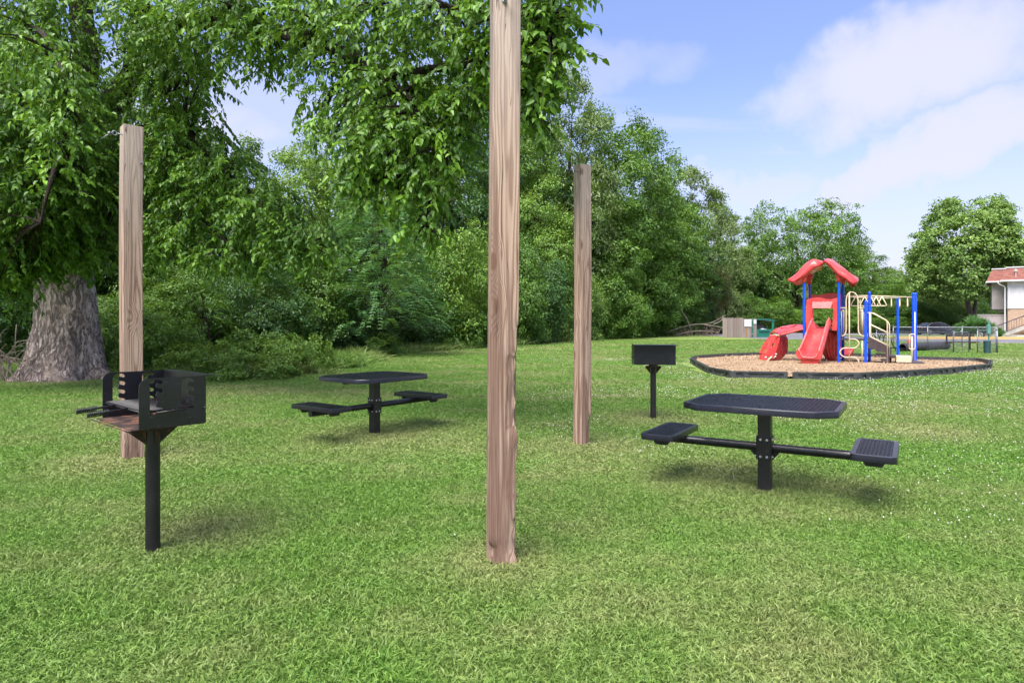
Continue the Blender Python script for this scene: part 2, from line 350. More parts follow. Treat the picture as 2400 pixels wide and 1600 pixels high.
# ------------------------------------------------------------------ mesh helpers
def finish(o, name, parent=None, smooth_=False):
    COL.objects.link(o)
    if parent: o.parent = parent
    if smooth_:
        me = o.data; me.polygons.foreach_set('use_smooth', [True] * len(me.polygons))
    return o
class MB:
    def __init__(s): s.v = []; s.f = []
    def add(s, vs, fs):
        b = len(s.v); s.v += [tuple(v) for v in vs]; s.f += [tuple(b + i for i in f) for f in fs]; return s
    def obox(s, c, ax, ay, az):
        c, ax, ay, az = map(Vector, (c, ax, ay, az))
        vs = [c + ax * i + ay * j + az * k for k in (-1, 1) for j in (-1, 1) for i in (-1, 1)]
        return s.add(vs, [(0, 2, 3, 1), (4, 5, 7, 6), (0, 1, 5, 4), (2, 6, 7, 3), (0, 4, 6, 2), (1, 3, 7, 5)])
    def box(s, c, size, rz=0):
        ca, sa = math.cos(rz), math.sin(rz); x, y, z = (k / 2 for k in size)
        return s.obox(c, (ca * x, sa * x, 0), (-sa * y, ca * y, 0), (0, 0, z))
    def bar(s, a, b, w, h, up=(0, 0, 1)):
        a, b = Vector(a), Vector(b); d = b - a; L = d.length; d.normalize(); up = Vector(up)
        sd = d.cross(up)
        if sd.length < 1e-4: sd = d.cross(Vector((1, 0, 0)))
        sd.normalize(); u = sd.cross(d)
        return s.obox((a + b) / 2, d * L / 2, sd * w / 2, u * h / 2)
    def tube(s, path, r, seg=10, closed=False, caps=True):
        P = [Vector(p) for p in path]; n = len(P); rr = r if isinstance(r, (list, tuple)) else [r] * n
        tn = []
        for i in range(n):
            a = P[(i - 1) % n] if (closed or i > 0) else P[i]; b = P[(i + 1) % n] if (closed or i < n - 1) else P[i]
            d = b - a; tn.append(d.normalized() if d.length > 1e-9 else Vector((0, 0, 1)))
        up = Vector((0, 0, 1)) if abs(tn[0].z) < .9 else Vector((1, 0, 0))
        x = tn[0].cross(up).normalized(); vs = []
        for i in range(n):
            x = (x - tn[i] * x.dot(tn[i]))
            x = x.normalized() if x.length > 1e-6 else tn[i].orthogonal().normalized()
            y = tn[i].cross(x)
            vs += [P[i] + (x * math.cos(2 * math.pi * k / seg) + y * math.sin(2 * math.pi * k / seg)) * rr[i] for k in range(seg)]
        fs = []
        for i in range(n if closed else n - 1):
            j = (i + 1) % n
            for k in range(seg):
                l = (k + 1) % seg; fs.append((i * seg + k, i * seg + l, j * seg + l, j * seg + k))
        if caps and not closed:
            fs.append(tuple(reversed(range(seg)))); fs.append(tuple((n - 1) * seg + k for k in range(seg)))
        return s.add(vs, fs)
    def lathe(s, base, prof, seg=16, axis=(0, 0, 1), caps=True):
        ax = Vector(axis).normalized(); x = ax.orthogonal().normalized(); y = ax.cross(x); base = Vector(base); vs = []
        for r, h in prof: vs += [base + ax * h + (x * math.cos(2 * math.pi * k / seg) + y * math.sin(2 * math.pi * k / seg)) * r for k in range(seg)]
        n = len(prof); fs = [(i * seg + k, i * seg + (k + 1) % seg, (i + 1) * seg + (k + 1) % seg, (i + 1) * seg + k) for i in range(n - 1) for k in range(seg)]
        if caps: fs.append(tuple(reversed(range(seg)))); fs.append(tuple((n - 1) * seg + k for k in range(seg)))
        return s.add(vs, fs)
    def sweep(s, secs, caps=True):          # list of closed rings (same count)
        m = len(secs[0]); vs = [p for q in secs for p in q]
        fs = [(i * m + k, i * m + (k + 1) % m, (i + 1) * m + (k + 1) % m, (i + 1) * m + k) for i in range(len(secs) - 1) for k in range(m)]
        if caps: fs.append(tuple(reversed(range(m)))); fs.append(tuple((len(secs) - 1) * m + k for k in range(m)))
        return s.add(vs, fs)
    def prism(s, poly, d):                  # planar 3-D polygon extruded by vector d
        poly = [Vector(p) for p in poly]; d = Vector(d); return s.sweep([poly, [p + d for p in poly]])
    def mesh(s, name, off=None):
        me = bpy.data.meshes.new(name); v = s.v
        if off is not None: v = [(a - off[0], b - off[1], c - off[2]) for a, b, c in v]
        me.from_pydata(v, [], s.f); me.update(); return me
    def build(s, name, mat, parent=None, smooth=False, world=False, bevel=0, fix=True, angle=None):
        off = parent.location if (world and parent) else None
        me = s.mesh(name, off)
        if fix:
            bm = bmesh.new(); bm.from_mesh(me); bmesh.ops.recalc_face_normals(bm, faces=bm.faces); bm.to_mesh(me); bm.free()
        me.materials.append(MAT[mat] if isinstance(mat, str) else mat)
        o = bpy.data.objects.new(name, me); finish(o, name, parent, smooth or angle is not None)
        if angle is not None: me.set_sharp_from_angle(angle=R(angle))
        if bevel:
            b = o.modifiers.new('bevel', 'BEVEL'); b.width = bevel; b.segments = 2; b.limit_method = 'ANGLE'; b.angle_limit = R(35)
        return o
def empty(name, loc, label=None, cat=None, group=None, rz=0):
    o = bpy.data.objects.new(name, None); o.empty_display_size = .2; COL.objects.link(o)
    o.location = loc; o.rotation_euler = (0, 0, rz); tag(o, label, cat, group); return o
def tag(o, label=None, cat=None, group=None, kind=None):
    if label: o['label'] = label
    if cat: o['category'] = cat
    if group: o['group'] = group
    if kind: o['kind'] = kind
    return o
def copy_tree(o, parent=None):
    c = o.copy(); COL.objects.link(c); c.parent = parent
    for ch in list(o.children): copy_tree(ch, c)
    return c
def smoothpath(pts, n=6):
    P = [Vector(p) for p in pts]; out = []
    for i in range(len(P) - 1):
        a, b, c, d = P[max(i - 1, 0)], P[i], P[i + 1], P[min(i + 2, len(P) - 1)]
        for k in range(n):
            t = k / n; out.append(.5 * ((2 * b) + (c - a) * t + (2 * a - 5 * b + 4 * c - d) * t * t + (3 * b - a - 3 * c + d) * t ** 3))
    out.append(P[-1]); return out
def fillet(pts, r=.06, n=5):
    P = [Vector(p) for p in pts]; out = [P[0]]
    for i in range(1, len(P) - 1):
        a, b, c = P[i - 1], P[i], P[i + 1]; k = min(r, (a - b).length * .45, (c - b).length * .45)
        p, q = b + (a - b).normalized() * k, b + (c - b).normalized() * k
        out += [(p * (1 - t) ** 2 + b * 2 * t * (1 - t) + q * t * t) for t in [j / n for j in range(n + 1)]]
    out.append(P[-1]); return out
def plate(outer, holes, thick):               # flat plate with holes in the XY plane, centred on z=0 -> (verts, faces)
    cu = bpy.data.curves.new('tmp', 'CURVE'); cu.dimensions = '2D'; cu.fill_mode = 'BOTH'; cu.extrude = thick / 2
    for poly in [outer] + holes:
        sp = cu.splines.new('POLY'); sp.points.add(len(poly) - 1); sp.use_cyclic_u = True
        for q, (x, y) in zip(sp.points, poly): q.co = (x, y, 0, 1)
    o = bpy.data.objects.new('tmp', cu); COL.objects.link(o)
    dg = bpy.context.evaluated_depsgraph_get(); me = bpy.data.meshes.new_from_object(o.evaluated_get(dg))
    vs = [tuple(v.co) for v in me.vertices]; fs = [tuple(p.vertices) for p in me.polygons]
    bpy.data.objects.remove(o); bpy.data.curves.remove(cu); bpy.data.meshes.remove(me)
    return vs, fs
def place(vs, o, ex, ey, ez):
    o, ex, ey, ez = Vector(o), Vector(ex), Vector(ey), Vector(ez)
    return [o + ex * x + ey * y + ez * z for x, y, z in vs]

# ------------------------------------------------------------------ foliage helpers
def nrm(a):
    l = np.linalg.norm(a, axis=1, keepdims=True); l[l < 1e-9] = 1; return a / l
def fast_mesh(name, V, T, tint):
    me = bpy.data.meshes.new(name); n, m = len(V), len(T)
    me.vertices.add(n); me.vertices.foreach_set('co', np.ascontiguousarray(V, np.float32).ravel())
    me.loops.add(m * 3); me.loops.foreach_set('vertex_index', np.ascontiguousarray(T, np.int32).ravel())
    me.polygons.add(m); me.polygons.foreach_set('loop_start', np.arange(0, m * 3, 3, dtype=np.int32))
    me.update(calc_edges=True)
    a = me.attributes.new('tint', 'FLOAT', 'POINT'); a.data.foreach_set('value', np.ascontiguousarray(tint, np.float32))
    return me
def leaf_geo(P, D, N, L, Wd, tint, style=4, fold=.22, droop=.18):
    D = nrm(D); S = nrm(np.cross(D, N)); N = np.cross(S, D); L = L[:, None]; Wd = Wd[:, None]; n = len(P)
    if style == 2:
        V = np.stack([P, P + D * L * .42 + S * Wd * .5 + N * Wd * fold, P + D * L - N * L * droop, P + D * L * .42 - S * Wd * .5 + N * Wd * fold], 1)
        T = np.array([[0, 1, 2], [0, 2, 3]]); k = 4
    else:
        V = np.stack([P, P + D * L * .30 + S * Wd * .5 + N * Wd * fold, P + D * L * .68 + S * Wd * .36 + N * (Wd * fold * .8 - L * droop * .4), P + D * L - N * L * droop,
                      P + D * L * .68 - S * Wd * .36 + N * (Wd * fold * .8 - L * droop * .4), P + D * L * .30 - S * Wd * .5 + N * Wd * fold, P + D * L * .5 - N * L * droop * .2], 1)
        T = np.array([[0, 1, 6], [1, 2, 6], [2, 3, 6], [3, 4, 6], [4, 5, 6], [5, 0, 6]]); k = 7
    T = (T[None] + (np.arange(n) * k)[:, None, None]).reshape(-1, 3)
    return V.reshape(-1, 3), T, np.repeat(tint, k)
def leaf_object(name, parts, mat, parent=None, off=None, smooth_=True):
    V = []; T = []; C = []; b = 0
    for v, t, c in parts: V.append(v); T.append(t + b); C.append(c); b += len(v)
    V = np.concatenate(V); T = np.concatenate(T); C = np.concatenate(C)
    if off is not None: V = V - np.array(off)[None]
    me = fast_mesh(name, V, T, C); me.materials.append(MAT[mat])
    o = bpy.data.objects.new(name, me); finish(o, name, parent); return o
def crown_geo(seed, H, Rad, n_leaf, leaf, lobes=20, z0=.04, peak=.45, top=.35, clump=.15, style=2, wide=.55, spread=1.0, droop=.2):
    """uneven crown: lobes on the outline, leaf clumps on the lobes"""
    r = np.random.default_rng(seed); parts = []
    t = np.clip(np.linspace(0, 1, lobes) * .93 + r.uniform(-.02, .02, lobes), 0, 1)
    prof = np.where(t < peak, .62 + .38 * (t / peak) ** .8, 1 - (1 - top) * (np.clip(t - peak, 0, 1) / (1 - peak)) ** 1.6)
    ph = r.uniform(0, 2 * np.pi) + np.arange(lobes) * 2.39996 + r.uniform(-.5, .5, lobes)
    lr = Rad * r.uniform(.34, .55, lobes) * np.clip(prof, .35, 1)
    rad = np.clip(Rad * prof * r.uniform(.8, 1.08, lobes) - lr * .75, 0, None)
    c = np.stack([np.cos(ph) * rad, np.sin(ph) * rad, z0 * H + t * (H * (1 - z0) - lr * .4)], 1)
    c[:, 2] = np.maximum(c[:, 2], lr * .25)
    w = lr ** 2; w = w / w.sum()
    nc = max(int(n_leaf / 55), 30)
    li = r.choice(lobes, nc, p=w)
    d = nrm(r.normal(size=(nc, 3)) + np.array([0, 0, .35]) + np.stack([np.cos(ph[li]), np.sin(ph[li]), 0 * ph[li]], 1) * .55)
    cc = c[li] + d * lr[li][:, None] * r.uniform(.72, 1.12, (nc, 1)) * np.array([1, 1, .85])
    cs = clump * Rad * r.uniform(.5, 1.25, nc)
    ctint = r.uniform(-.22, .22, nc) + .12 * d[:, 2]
    ci = r.integers(0, nc, n_leaf)
    off = r.normal(size=(n_leaf, 3)); off *= np.minimum(1, 1.7 / np.linalg.norm(off, axis=1, keepdims=True)); off *= np.array([1.05, 1.05, .62])
    P = cc[ci] + off * cs[ci][:, None] * .62 * spread
    P[:, 2] = np.maximum(P[:, 2], .05)
    N = nrm(d[ci] * .75 + np.array([0, 0, .55]) + r.normal(size=(n_leaf, 3)) * .55)
    D = np.cross(N, r.normal(size=(n_leaf, 3))) + np.array([0, 0, -.25]) + d[ci] * .3
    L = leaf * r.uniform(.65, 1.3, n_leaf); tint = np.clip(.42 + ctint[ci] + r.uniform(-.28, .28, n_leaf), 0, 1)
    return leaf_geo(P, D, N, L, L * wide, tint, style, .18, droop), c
def trunk_mesh(name, H, r0, r1, seed, forks=()):
    r = random.Random(seed); mb = MB(); p = []
    for i in range(9):
        z = H * i / 8; p.append((r.uniform(-.06, .06) * z * .25, r.uniform(-.06, .06) * z * .25, z - .15))
    mb.tube(smoothpath(p, 3), [r0 + (r1 - r0) * (k / 24) ** .8 for k in range(25)], 9)
    for c in forks:
        b = Vector(p[min(int(8 * min(c[2] * .55 / H, .95)), 8)]); e = Vector(c) * .92
        mb.tube(smoothpath([b, (b + e) / 2 + Vector((0, 0, .06 * H)), e], 5), [r1 * 1.1 * (1 - .8 * k / 10) for k in range(11)], 6)
    me = mb.mesh(name); return me

# ================================================================== ground
def sheet(name, poly, z, mat, kind='structure'):
    mb = MB(); mb.add([(x, y, z) for x, y in poly], [tuple(range(len(poly)))])
    o = mb.build(name, mat, fix=False)
    if o.data.polygons[0].normal.z < 0: o.data.flip_normals()
    return tag(o, kind=kind)
sheet('lawn', [(-1500, -300), (1500, -300), (1500, 2500), (-1500, 2500)], 0, 'lawn')
DRIVE = [(21.5, 53.3), (27.5, 50.0), (34, 43.2), (60, 36), (130, 30), (130, 84), (21.5, 86)]
sheet('driveway', DRIVE, .006, 'asphalt')
ISL = [(33.4, 56.0), (38, 55.2), (44, 54.6), (90, 50), (90, 66), (34.2, 66)]
mb = MB(); mb.prism([(x, y, .0) for x, y in ISL], (0, 0, .12)); tag(mb.build('grass_island', 'lawn'), kind='structure')
mb = MB()
for a, b in zip(ISL[:4], ISL[1:4]):
    mb.bar((a[0], a[1] - .2, .10), (b[0], b[1] - .2, .10), .5, .22)
tag(mb.build('kerb', 'yellow'), kind='structure')
mb = MB(); mb.box((46.6, 56.3, .10), (4.2, 2.2, .18)); mb.box((46.6, 57.6, .18), (3.4, 1.4, .22)); tag(mb.build('entry_pavement', 'concrete', bevel=.01), kind='structure')

BORDER_PX = [(1619, 851), (1660, 875), (1714, 885.5), (1848, 888), (2011, 890.5), (2132, 883.5), (2225, 876.5), (2321, 866), (2324, 857), (2292, 851), (2146, 846.2), (2065, 841), (1965, 836.5), (1854, 833.7), (1764, 836), (1706, 838.2), (1631, 844)]
BORDER = [gnd(x, y) for x, y in BORDER_PX]
def inside(P, poly):
    x, y = P[:, 0], P[:, 1]; res = np.zeros(len(P), bool); n = len(poly)
    for i in range(n):
        x1, y1 = poly[i][0], poly[i][1]; x2, y2 = poly[(i + 1) % n][0], poly[(i + 1) % n][1]
        c = ((y1 > y) != (y2 > y)) & (x < (x2 - x1) * (y - y1) / ((y2 - y1) or 1e-9) + x1); res ^= c
    return res
cen = sum(BORDER, Vector()) / len(BORDER)
rng = np.random.default_rng(5)
# mulch: an uneven sheet, a little higher in the middle
mb = MB(); ring = [[cen + (p - cen) * s for p in BORDER] for s in (.985, .93, .8, .65, .5, .35, .2, .08)]
vs = []; m_ = len(BORDER)
for k, q in enumerate(ring):
    for p in q: vs.append((p.x, p.y, .07 + .035 * mnoise.noise(Vector((p.x * .8, p.y * .8, 0))) + min(k, 3) * .008))
fs = [(k * m_ + i, k * m_ + (i + 1) % m_, (k + 1) * m_ + (i + 1) % m_, (k + 1) * m_ + i) for k in range(len(ring) - 1) for i in range(m_)]
fs.append(tuple((len(ring) - 1) * m_ + i for i in range(m_))); mb.add(vs, fs)
tag(mb.build('mulch_bed', 'mulch', smooth=True), kind='structure')
n = 15000
P = np.stack([rng.uniform(5, 17, n), rng.uniform(16, 28.5, n), rng.uniform(.075, .115, n)], 1)
P = P[inside(P, [cen + (p - cen) * .975 for p in BORDER])]; n = len(P)
D = nrm(rng.normal(size=(n, 3)) * np.array([1, 1, .25])); N = nrm(rng.normal(size=(n, 3)) * .5 + np.array([0, 0, 1]))
L = rng.uniform(.03, .085, n)
tag(leaf_object('mulch_chips', [leaf_geo(P, D, N, L, L * .4, rng.uniform(0, 1, n), 2, 0, 0)], 'chip'), 'loose tan wood chips scattered over the playground bed', 'mulch', kind='stuff')

# ================================================================== grass (one object; blades instanced inside it)
def tuft(seed, nb, rad, h, wd, square=False):
    r = np.random.default_rng(seed)
    if square: P = np.stack([r.uniform(-rad, rad, nb), r.uniform(-rad, rad, nb), np.zeros(nb)], 1)
    else:
        a = r.uniform(0, 2 * np.pi, nb); q = rad * np.sqrt(r.uniform(0, 1, nb)); P = np.stack([np.cos(a) * q, np.sin(a) * q, np.zeros(nb)], 1)
    lean = r.normal(size=(nb, 3)) * np.array([1, 1, 0]) * .62
    D = nrm(lean + np.array([0, 0, 1.0])); L = h * r.uniform(.5, 1.25, nb)[:, None]
    S = nrm(np.cross(D, r.normal(size=(nb, 3)))) * wd * r.uniform(.7, 1.3, (nb, 1))
    mid = P + D * L * .55; tip = P + D * L + lean * L * .45 - np.array([0, 0, .12]) * L
    V = np.stack([P - S * .5, P + S * .5, mid + S * .42, mid - S * .42, tip], 1).reshape(-1, 3)
    T = (np.array([[0, 1, 2], [0, 2, 3], [3, 2, 4]])[None] + (np.arange(nb) * 5)[:, None, None]).reshape(-1, 3)
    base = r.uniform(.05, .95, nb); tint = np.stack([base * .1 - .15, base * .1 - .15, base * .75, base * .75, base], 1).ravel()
    return V, T, tint
GN_CACHE = {}
def gn_scatter():
    if 'g' in GN_CACHE: return GN_CACHE['g']
    g = bpy.data.node_groups.new('scatter_tufts', 'GeometryNodeTree')
    g.interface.new_socket('Geometry', in_out='INPUT', socket_type='NodeSocketGeometry'); g.interface.new_socket('Geometry', in_out='OUTPUT', socket_type='NodeSocketGeometry')
    N = g.nodes.new; L = g.links.new
    gi, go = N('NodeGroupInput'), N('NodeGroupOutput')
    def attr(nm, ty):
        a = N('GeometryNodeInputNamedAttribute'); a.data_type = ty; a.inputs['Name'].default_value = nm; return a.outputs['Attribute']
    cmp_ = N('FunctionNodeCompare'); cmp_.data_type = 'INT'; cmp_.operation = 'GREATER_EQUAL'
    tid = attr('tid', 'INT')
    ins = [s for s in cmp_.inputs if s.type == 'INT']; L(tid, ins[0]); ins[1].default_value = 0
    sp = N('GeometryNodeSeparateGeometry'); sp.domain = 'POINT'; L(gi.outputs[0], sp.inputs[0]); L(cmp_.outputs[0], sp.inputs[1])
    st = N('GeometryNodeSplitToInstances'); st.domain = 'POINT'; L(sp.outputs[0], st.inputs[0]); L(tid, st.inputs['Group ID'])
    ip = N('GeometryNodeInstanceOnPoints'); L(sp.outputs[1], ip.inputs['Points']); L(st.outputs[0], ip.inputs['Instance'])
    ip.inputs['Pick Instance'].default_value = True; L(attr('pick', 'INT'), ip.inputs['Instance Index'])
    cx = N('ShaderNodeCombineXYZ'); L(attr('rz', 'FLOAT'), cx.inputs[2])
    er = N('FunctionNodeEulerToRotation'); L(cx.outputs[0], er.inputs[0]); L(er.outputs[0], ip.inputs['Rotation'])
    L(attr('sc', 'FLOAT_VECTOR'), ip.inputs['Scale'])
    L(ip.outputs[0], go.inputs[0]); GN_CACHE['g'] = g; return g
def scatter(name, P, sc, tufts, mat, seed=1, quarter=False):
    r = np.random.default_rng(seed); V = [P]; T = []; tint = [np.zeros(len(P))]; tid = [np.full(len(P), -1)]; b = len(P)
    for k, (v, t, c) in enumerate(tufts): V.append(v); T.append(t + b); tint.append(c); tid.append(np.full(len(v), k)); b += len(v)
    me = fast_mesh(name, np.concatenate(V), np.concatenate(T), np.concatenate(tint)); tot = len(me.vertices)
    def put(nm, ty, arr, key='value'):
        a = me.attributes.new(nm, ty, 'POINT'); a.data.foreach_set(key, np.ascontiguousarray(arr).ravel())
    put('tid', 'INT', np.concatenate(tid).astype(np.int32)); put('pick', 'INT', r.integers(0, len(tufts), tot).astype(np.int32))
    put('rz', 'FLOAT', (r.integers(0, 4, tot) * math.pi / 2 if quarter else r.uniform(0, 6.283, tot)).astype(np.float32))
    s3 = np.ones((tot, 3), np.float32); s3[:len(P)] = sc; put('sc', 'FLOAT_VECTOR', s3, 'vector')
    me.materials.append(MAT[mat]); o = bpy.data.objects.new(name, me); COL.objects.link(o)
    md = o.modifiers.new('scatter', 'NODES'); md.node_group = gn_scatter(); return o
def field(y0, y1, cell, xr=.86, marg=1.6):
    xm = xr * y1 + marg; gx = np.arange(-xm, xm, cell); gy = np.arange(y0 + cell / 2, y1 + cell * .01, cell)
    X, Yg = np.meshgrid(gx, gy); P = np.stack([X.ravel(), Yg.ravel(), 0 * X.ravel()], 1)
    P = P[np.abs(P[:, 0]) < xr * P[:, 1] + marg]
    P = P[~inside(P, [cen + (p - cen) * (1 + cell * .06) for p in BORDER])]; return P[~inside(P, DRIVE)]
rg = np.random.default_rng(11)
bands = [(1.75, 6.0, .25, 1.0), (6.0, 12.0, .375, 1.1), (12, 20, .5, 1.2), (20, 32, .75, 1.4), (32, 53, 1.5, 1.9)]
PP_, SS_ = [], []
for y0, y1, cell, hs in bands:
    p = field(y0, y1, cell); PP_.append(p); SS_.append(np.stack([np.full(len(p), cell / .25), np.full(len(p), cell / .25), hs * rg.uniform(.85, 1.15, len(p))], 1))
P = np.concatenate(PP_); S = np.concatenate(SS_)
lown = np.array([mnoise.noise(Vector((x * .9, y * .9, 3.3))) for x, y in P[:, :2]]); S[:, 2] *= 1 + .3 * lown
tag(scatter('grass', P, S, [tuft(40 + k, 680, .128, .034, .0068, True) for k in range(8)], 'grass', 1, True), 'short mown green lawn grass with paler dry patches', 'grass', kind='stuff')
# unmown fringe along the wood's edge
EDGE = [(-16, 17.5), (-9.8, 17.0), (-8.0, 16.6), (-6.2, 17.6), (-5.6, 21), (-6.3, 27), (-4.2, 32.5), (-2.2, 36), (.8, 43), (3.6, 51), (9, 63), (15, 74), (21.5, 88)]
ep = []
for (x1, y1), (x2, y2) in zip(EDGE, EDGE[1:]):
    n = int(math.hypot(x2 - x1, y2 - y1) * 16); tt = rg.uniform(0, 1, n); nx, ny = -(y2 - y1), x2 - x1; l = math.hypot(nx, ny)
    o_ = rg.normal(size=n) * .45 + .25
    ep.append(np.stack([x1 + (x2 - x1) * tt + nx / l * o_, y1 + (y2 - y1) * tt + ny / l * o_, np.zeros(n)], 1))
P = np.concatenate(ep); k = rg.uniform(.8, 1.6, len(P)) * (1 + P[:, 1] / 60)
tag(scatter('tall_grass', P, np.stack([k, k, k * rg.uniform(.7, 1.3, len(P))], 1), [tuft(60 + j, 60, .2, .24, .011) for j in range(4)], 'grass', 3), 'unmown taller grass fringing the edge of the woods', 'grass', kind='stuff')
# clover heads, mostly on the right-hand lawn
n = 9000; Y = np.sqrt(rg.uniform(4.2 ** 2, 25 ** 2, n)); X = rg.uniform(-.1, .86, n) * Y
cm = np.array([mnoise.noise(Vector((x * .55, y * .35, 9.1))) for x, y in zip(X, Y)])
kp = (cm + X / Y * .75 + rg.normal(size=n) * .12) > .40
P = np.stack([X[kp], Y[kp], np.full(kp.sum(), 0.0)], 1); P = P[~inside(P, BORDER)]
mbt = MB(); mbt.lathe((0, 0, .040), [(.001, 0), (.005, .002), (.006, .006), (.004, .010), (.001, .012)], 6)
cv = np.array(mbt.v); ct = np.array([[f[0], f[i], f[i + 1]] for f in mbt.f for i in range(1, len(f) - 1)])
MAT['clover'] = M('clover_flower', (.66, .64, .58), (.55, .52, .45), 60, .8)
k = rg.uniform(.6, 1.25, len(P)) * np.clip(P[:, 1] / 10, .8, 1.8)
tag(scatter('clover_flowers', P, np.stack([k, k, rg.uniform(.9, 1.3, len(P))], 1), [(cv, ct, np.zeros(len(cv)))], 'clover', 8), 'tiny white clover flowers dotted through the lawn', 'clover', kind='stuff')

# ================================================================== woods
VAR = []
for k, kw in enumerate([dict(peak=.45, top=.35), dict(peak=.35, top=.28), dict(peak=.5, top=.45, lobes=26), dict(peak=.3, top=.22, lobes=24), dict(peak=.55, top=.5, lobes=22), dict(peak=.42, top=.3, lobes=28)]):
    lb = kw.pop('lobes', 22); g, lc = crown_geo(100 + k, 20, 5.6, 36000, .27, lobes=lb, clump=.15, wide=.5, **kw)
    me = fast_mesh('crown', *g); me.materials.append(MAT['leafmid'])
    tm = trunk_mesh('trunk', 15, .34, .12, k, [tuple(c) for c in lc[len(lc) // 3::3]]); tm.materials.append(MAT['limb']); VAR.append((me, tm, 20.0, 5.6))
for k, kw in enumerate([dict(peak=.35, top=.5), dict(peak=.5, top=.55), dict(peak=.3, top=.35), dict(peak=.45, top=.6)]):
    g, lc = crown_geo(200 + k, 5, 2.7, 30000, .135, lobes=20, clump=.16, wide=.56, z0=.02, **kw)
    me = fast_mesh('crown', *g); me.materials.append(MAT['leafmid'])
    tm = trunk_mesh('stem', 2.0, .05, .02, 50 + k, [tuple(c) for c in lc[1:6:2]]); tm.materials.append(MAT['limb']); VAR.append((me, tm, 5.0, 2.7))
for k in range(3):
    g, lc = crown_geo(260 + k, 1.0, 1.35, 7000, .088, lobes=18, clump=.14, wide=.55, z0=.02, peak=.5, top=.6, style=4)
    me = fast_mesh('crown', *g); me.materials.append(MAT['leafmid'])
    tm = trunk_mesh('stem', .6, .02, .008, 80 + k, [tuple(c) for c in lc[::2]]); tm.materials.append(MAT['limb']); VAR.append((me, tm, 1.0, 1.35))
g, lc = crown_geo(290, 17, 9.6, 52000, .30, lobes=34, clump=.085, wide=.55, z0=.06, peak=.55, top=.55)
me = fast_mesh('crown', *g); me.materials.append(MAT['leafmid']); tm = trunk_mesh('trunk', 11, .4, .14, 91, [tuple(c) for c in lc[10::3]]); tm.materials.append(MAT['limb']); VAR.append((me, tm, 17.0, 9.6))
def plant(name, x, Y, top, wpx, var, mat, label, cat, group=None, rz=None, lift=0):
    me, tm, h0, r0 = VAR[var]; H = HC + (YH - top) / F * Y; rad = wpx / 2 / F * Y
    loc = at(x, YH, Y); loc.z = lift
    e = empty(name, loc, label, cat, group, rz if rz is not None else (x * 1.7 + Y) % 6.28); e.scale = (rad / r0, rad / r0, H / h0 * 1.05)
    a = bpy.data.objects.new('crown', me); finish(a, 'crown', e)
    a.material_slots[0].link = 'OBJECT'; a.material_slots[0].material = MAT[mat]
    b = bpy.data.objects.new('trunk' if cat == 'tree' else 'stem', tm); finish(b, 'trunk', e)
    return e
G1 = 'trees of the wood beyond the lawn'
for a in [
    (-90, 25, 20, 760, 13, 'leafdark', 'dark tree at the far left edge, behind the huge leafy trunk'),
    (215, 29, 190, 480, 2, 'leafmid', 'green tree directly behind the huge trunk at left'),
    (420, 31, 300, 330, 0, 'leafmid', 'green tree behind the leftmost wooden post, under the overhanging branch'),
    (545, 30, 325, 260, 5, 'leafmid', 'mid green tree whose top borders the left side of the sky gap'),
    (770, 38, 300, 290, 2, 'leafyel', 'yellow green tree on the right side of the sky gap'),
    (935, 46, 105, 270, 0, 'leafpale', 'tall pale olive tree rising behind the hanging branch at centre'),
    (1075, 49, 150, 270, 3, 'leafdark', 'dark tree just left of the tall centre post'),
    (1190, 53, 205, 250, 2, 'leafmid', 'tree directly behind the tall centre post'),
    (1335, 57, 175, 250, 5, 'leafpale', 'tallest pale tree of the wood, behind the right wooden post'),
    (1255, 50, 330, 230, 1, 'leafyel', 'yellowish tree between the centre post and the right post'),
    (1440, 62, 250, 270, 4, 'leafmid', 'rounded bright tree just right of the tallest tree in the wood'),
    (1390, 58, 400, 240, 5, 'leafmid', 'lower green tree in front, beside the right wooden post'),
    (1535, 70, 312, 240, 1, 'leafmid', 'third tree down the sloping right end of the wood'),
    (1500, 66, 470, 240, 2, 'leafmid', 'broad lower tree in front of the sloping treetops'),
    (1612, 80, 378, 220, 0, 'leafpale', 'pale tree near the right end of the wood'),
    (1685, 92, 478, 170, 3, 'leafpale', 'last small pale tree at the right end of the wood'),
    (1590, 76, 530, 200, 4, 'leafdark', 'dark low tree above the fallen branches')]:
    plant('hardwood_tree', *a[:6], a[6], 'tree', G1)
G2 = 'trees beyond the parking area'
for a in [
    (1868, 99, 482, 300, 13, 'leafmid', 'broad round tree behind the red roofed playground tower'),
    (1770, 118, 575, 150, 1, 'leafpale', 'hazy distant tree between the wood and the round tree'),
    (1985, 122, 555, 170, 3, 'leafpale', 'distant pale tree at the right shoulder of the broad round tree'),
    (2045, 108, 600, 150, 1, 'leafmid', 'pointed green tree above the climbing bars'),
    (2110, 116, 628, 150, 5, 'leafpale', 'small distant tree left of the bright maple'),
    (2145, 98, 655, 190, 0, 'leafmid', 'low green tree beneath the left side of the bright maple'),
    (2390, 92, 555, 150, 2, 'leafmid', 'tree at the right edge rising behind the apartment roof')]:
    plant('hardwood_tree', *a[:6], a[6], 'tree', G2)
G3 = 'bushes along the back of the parking area'
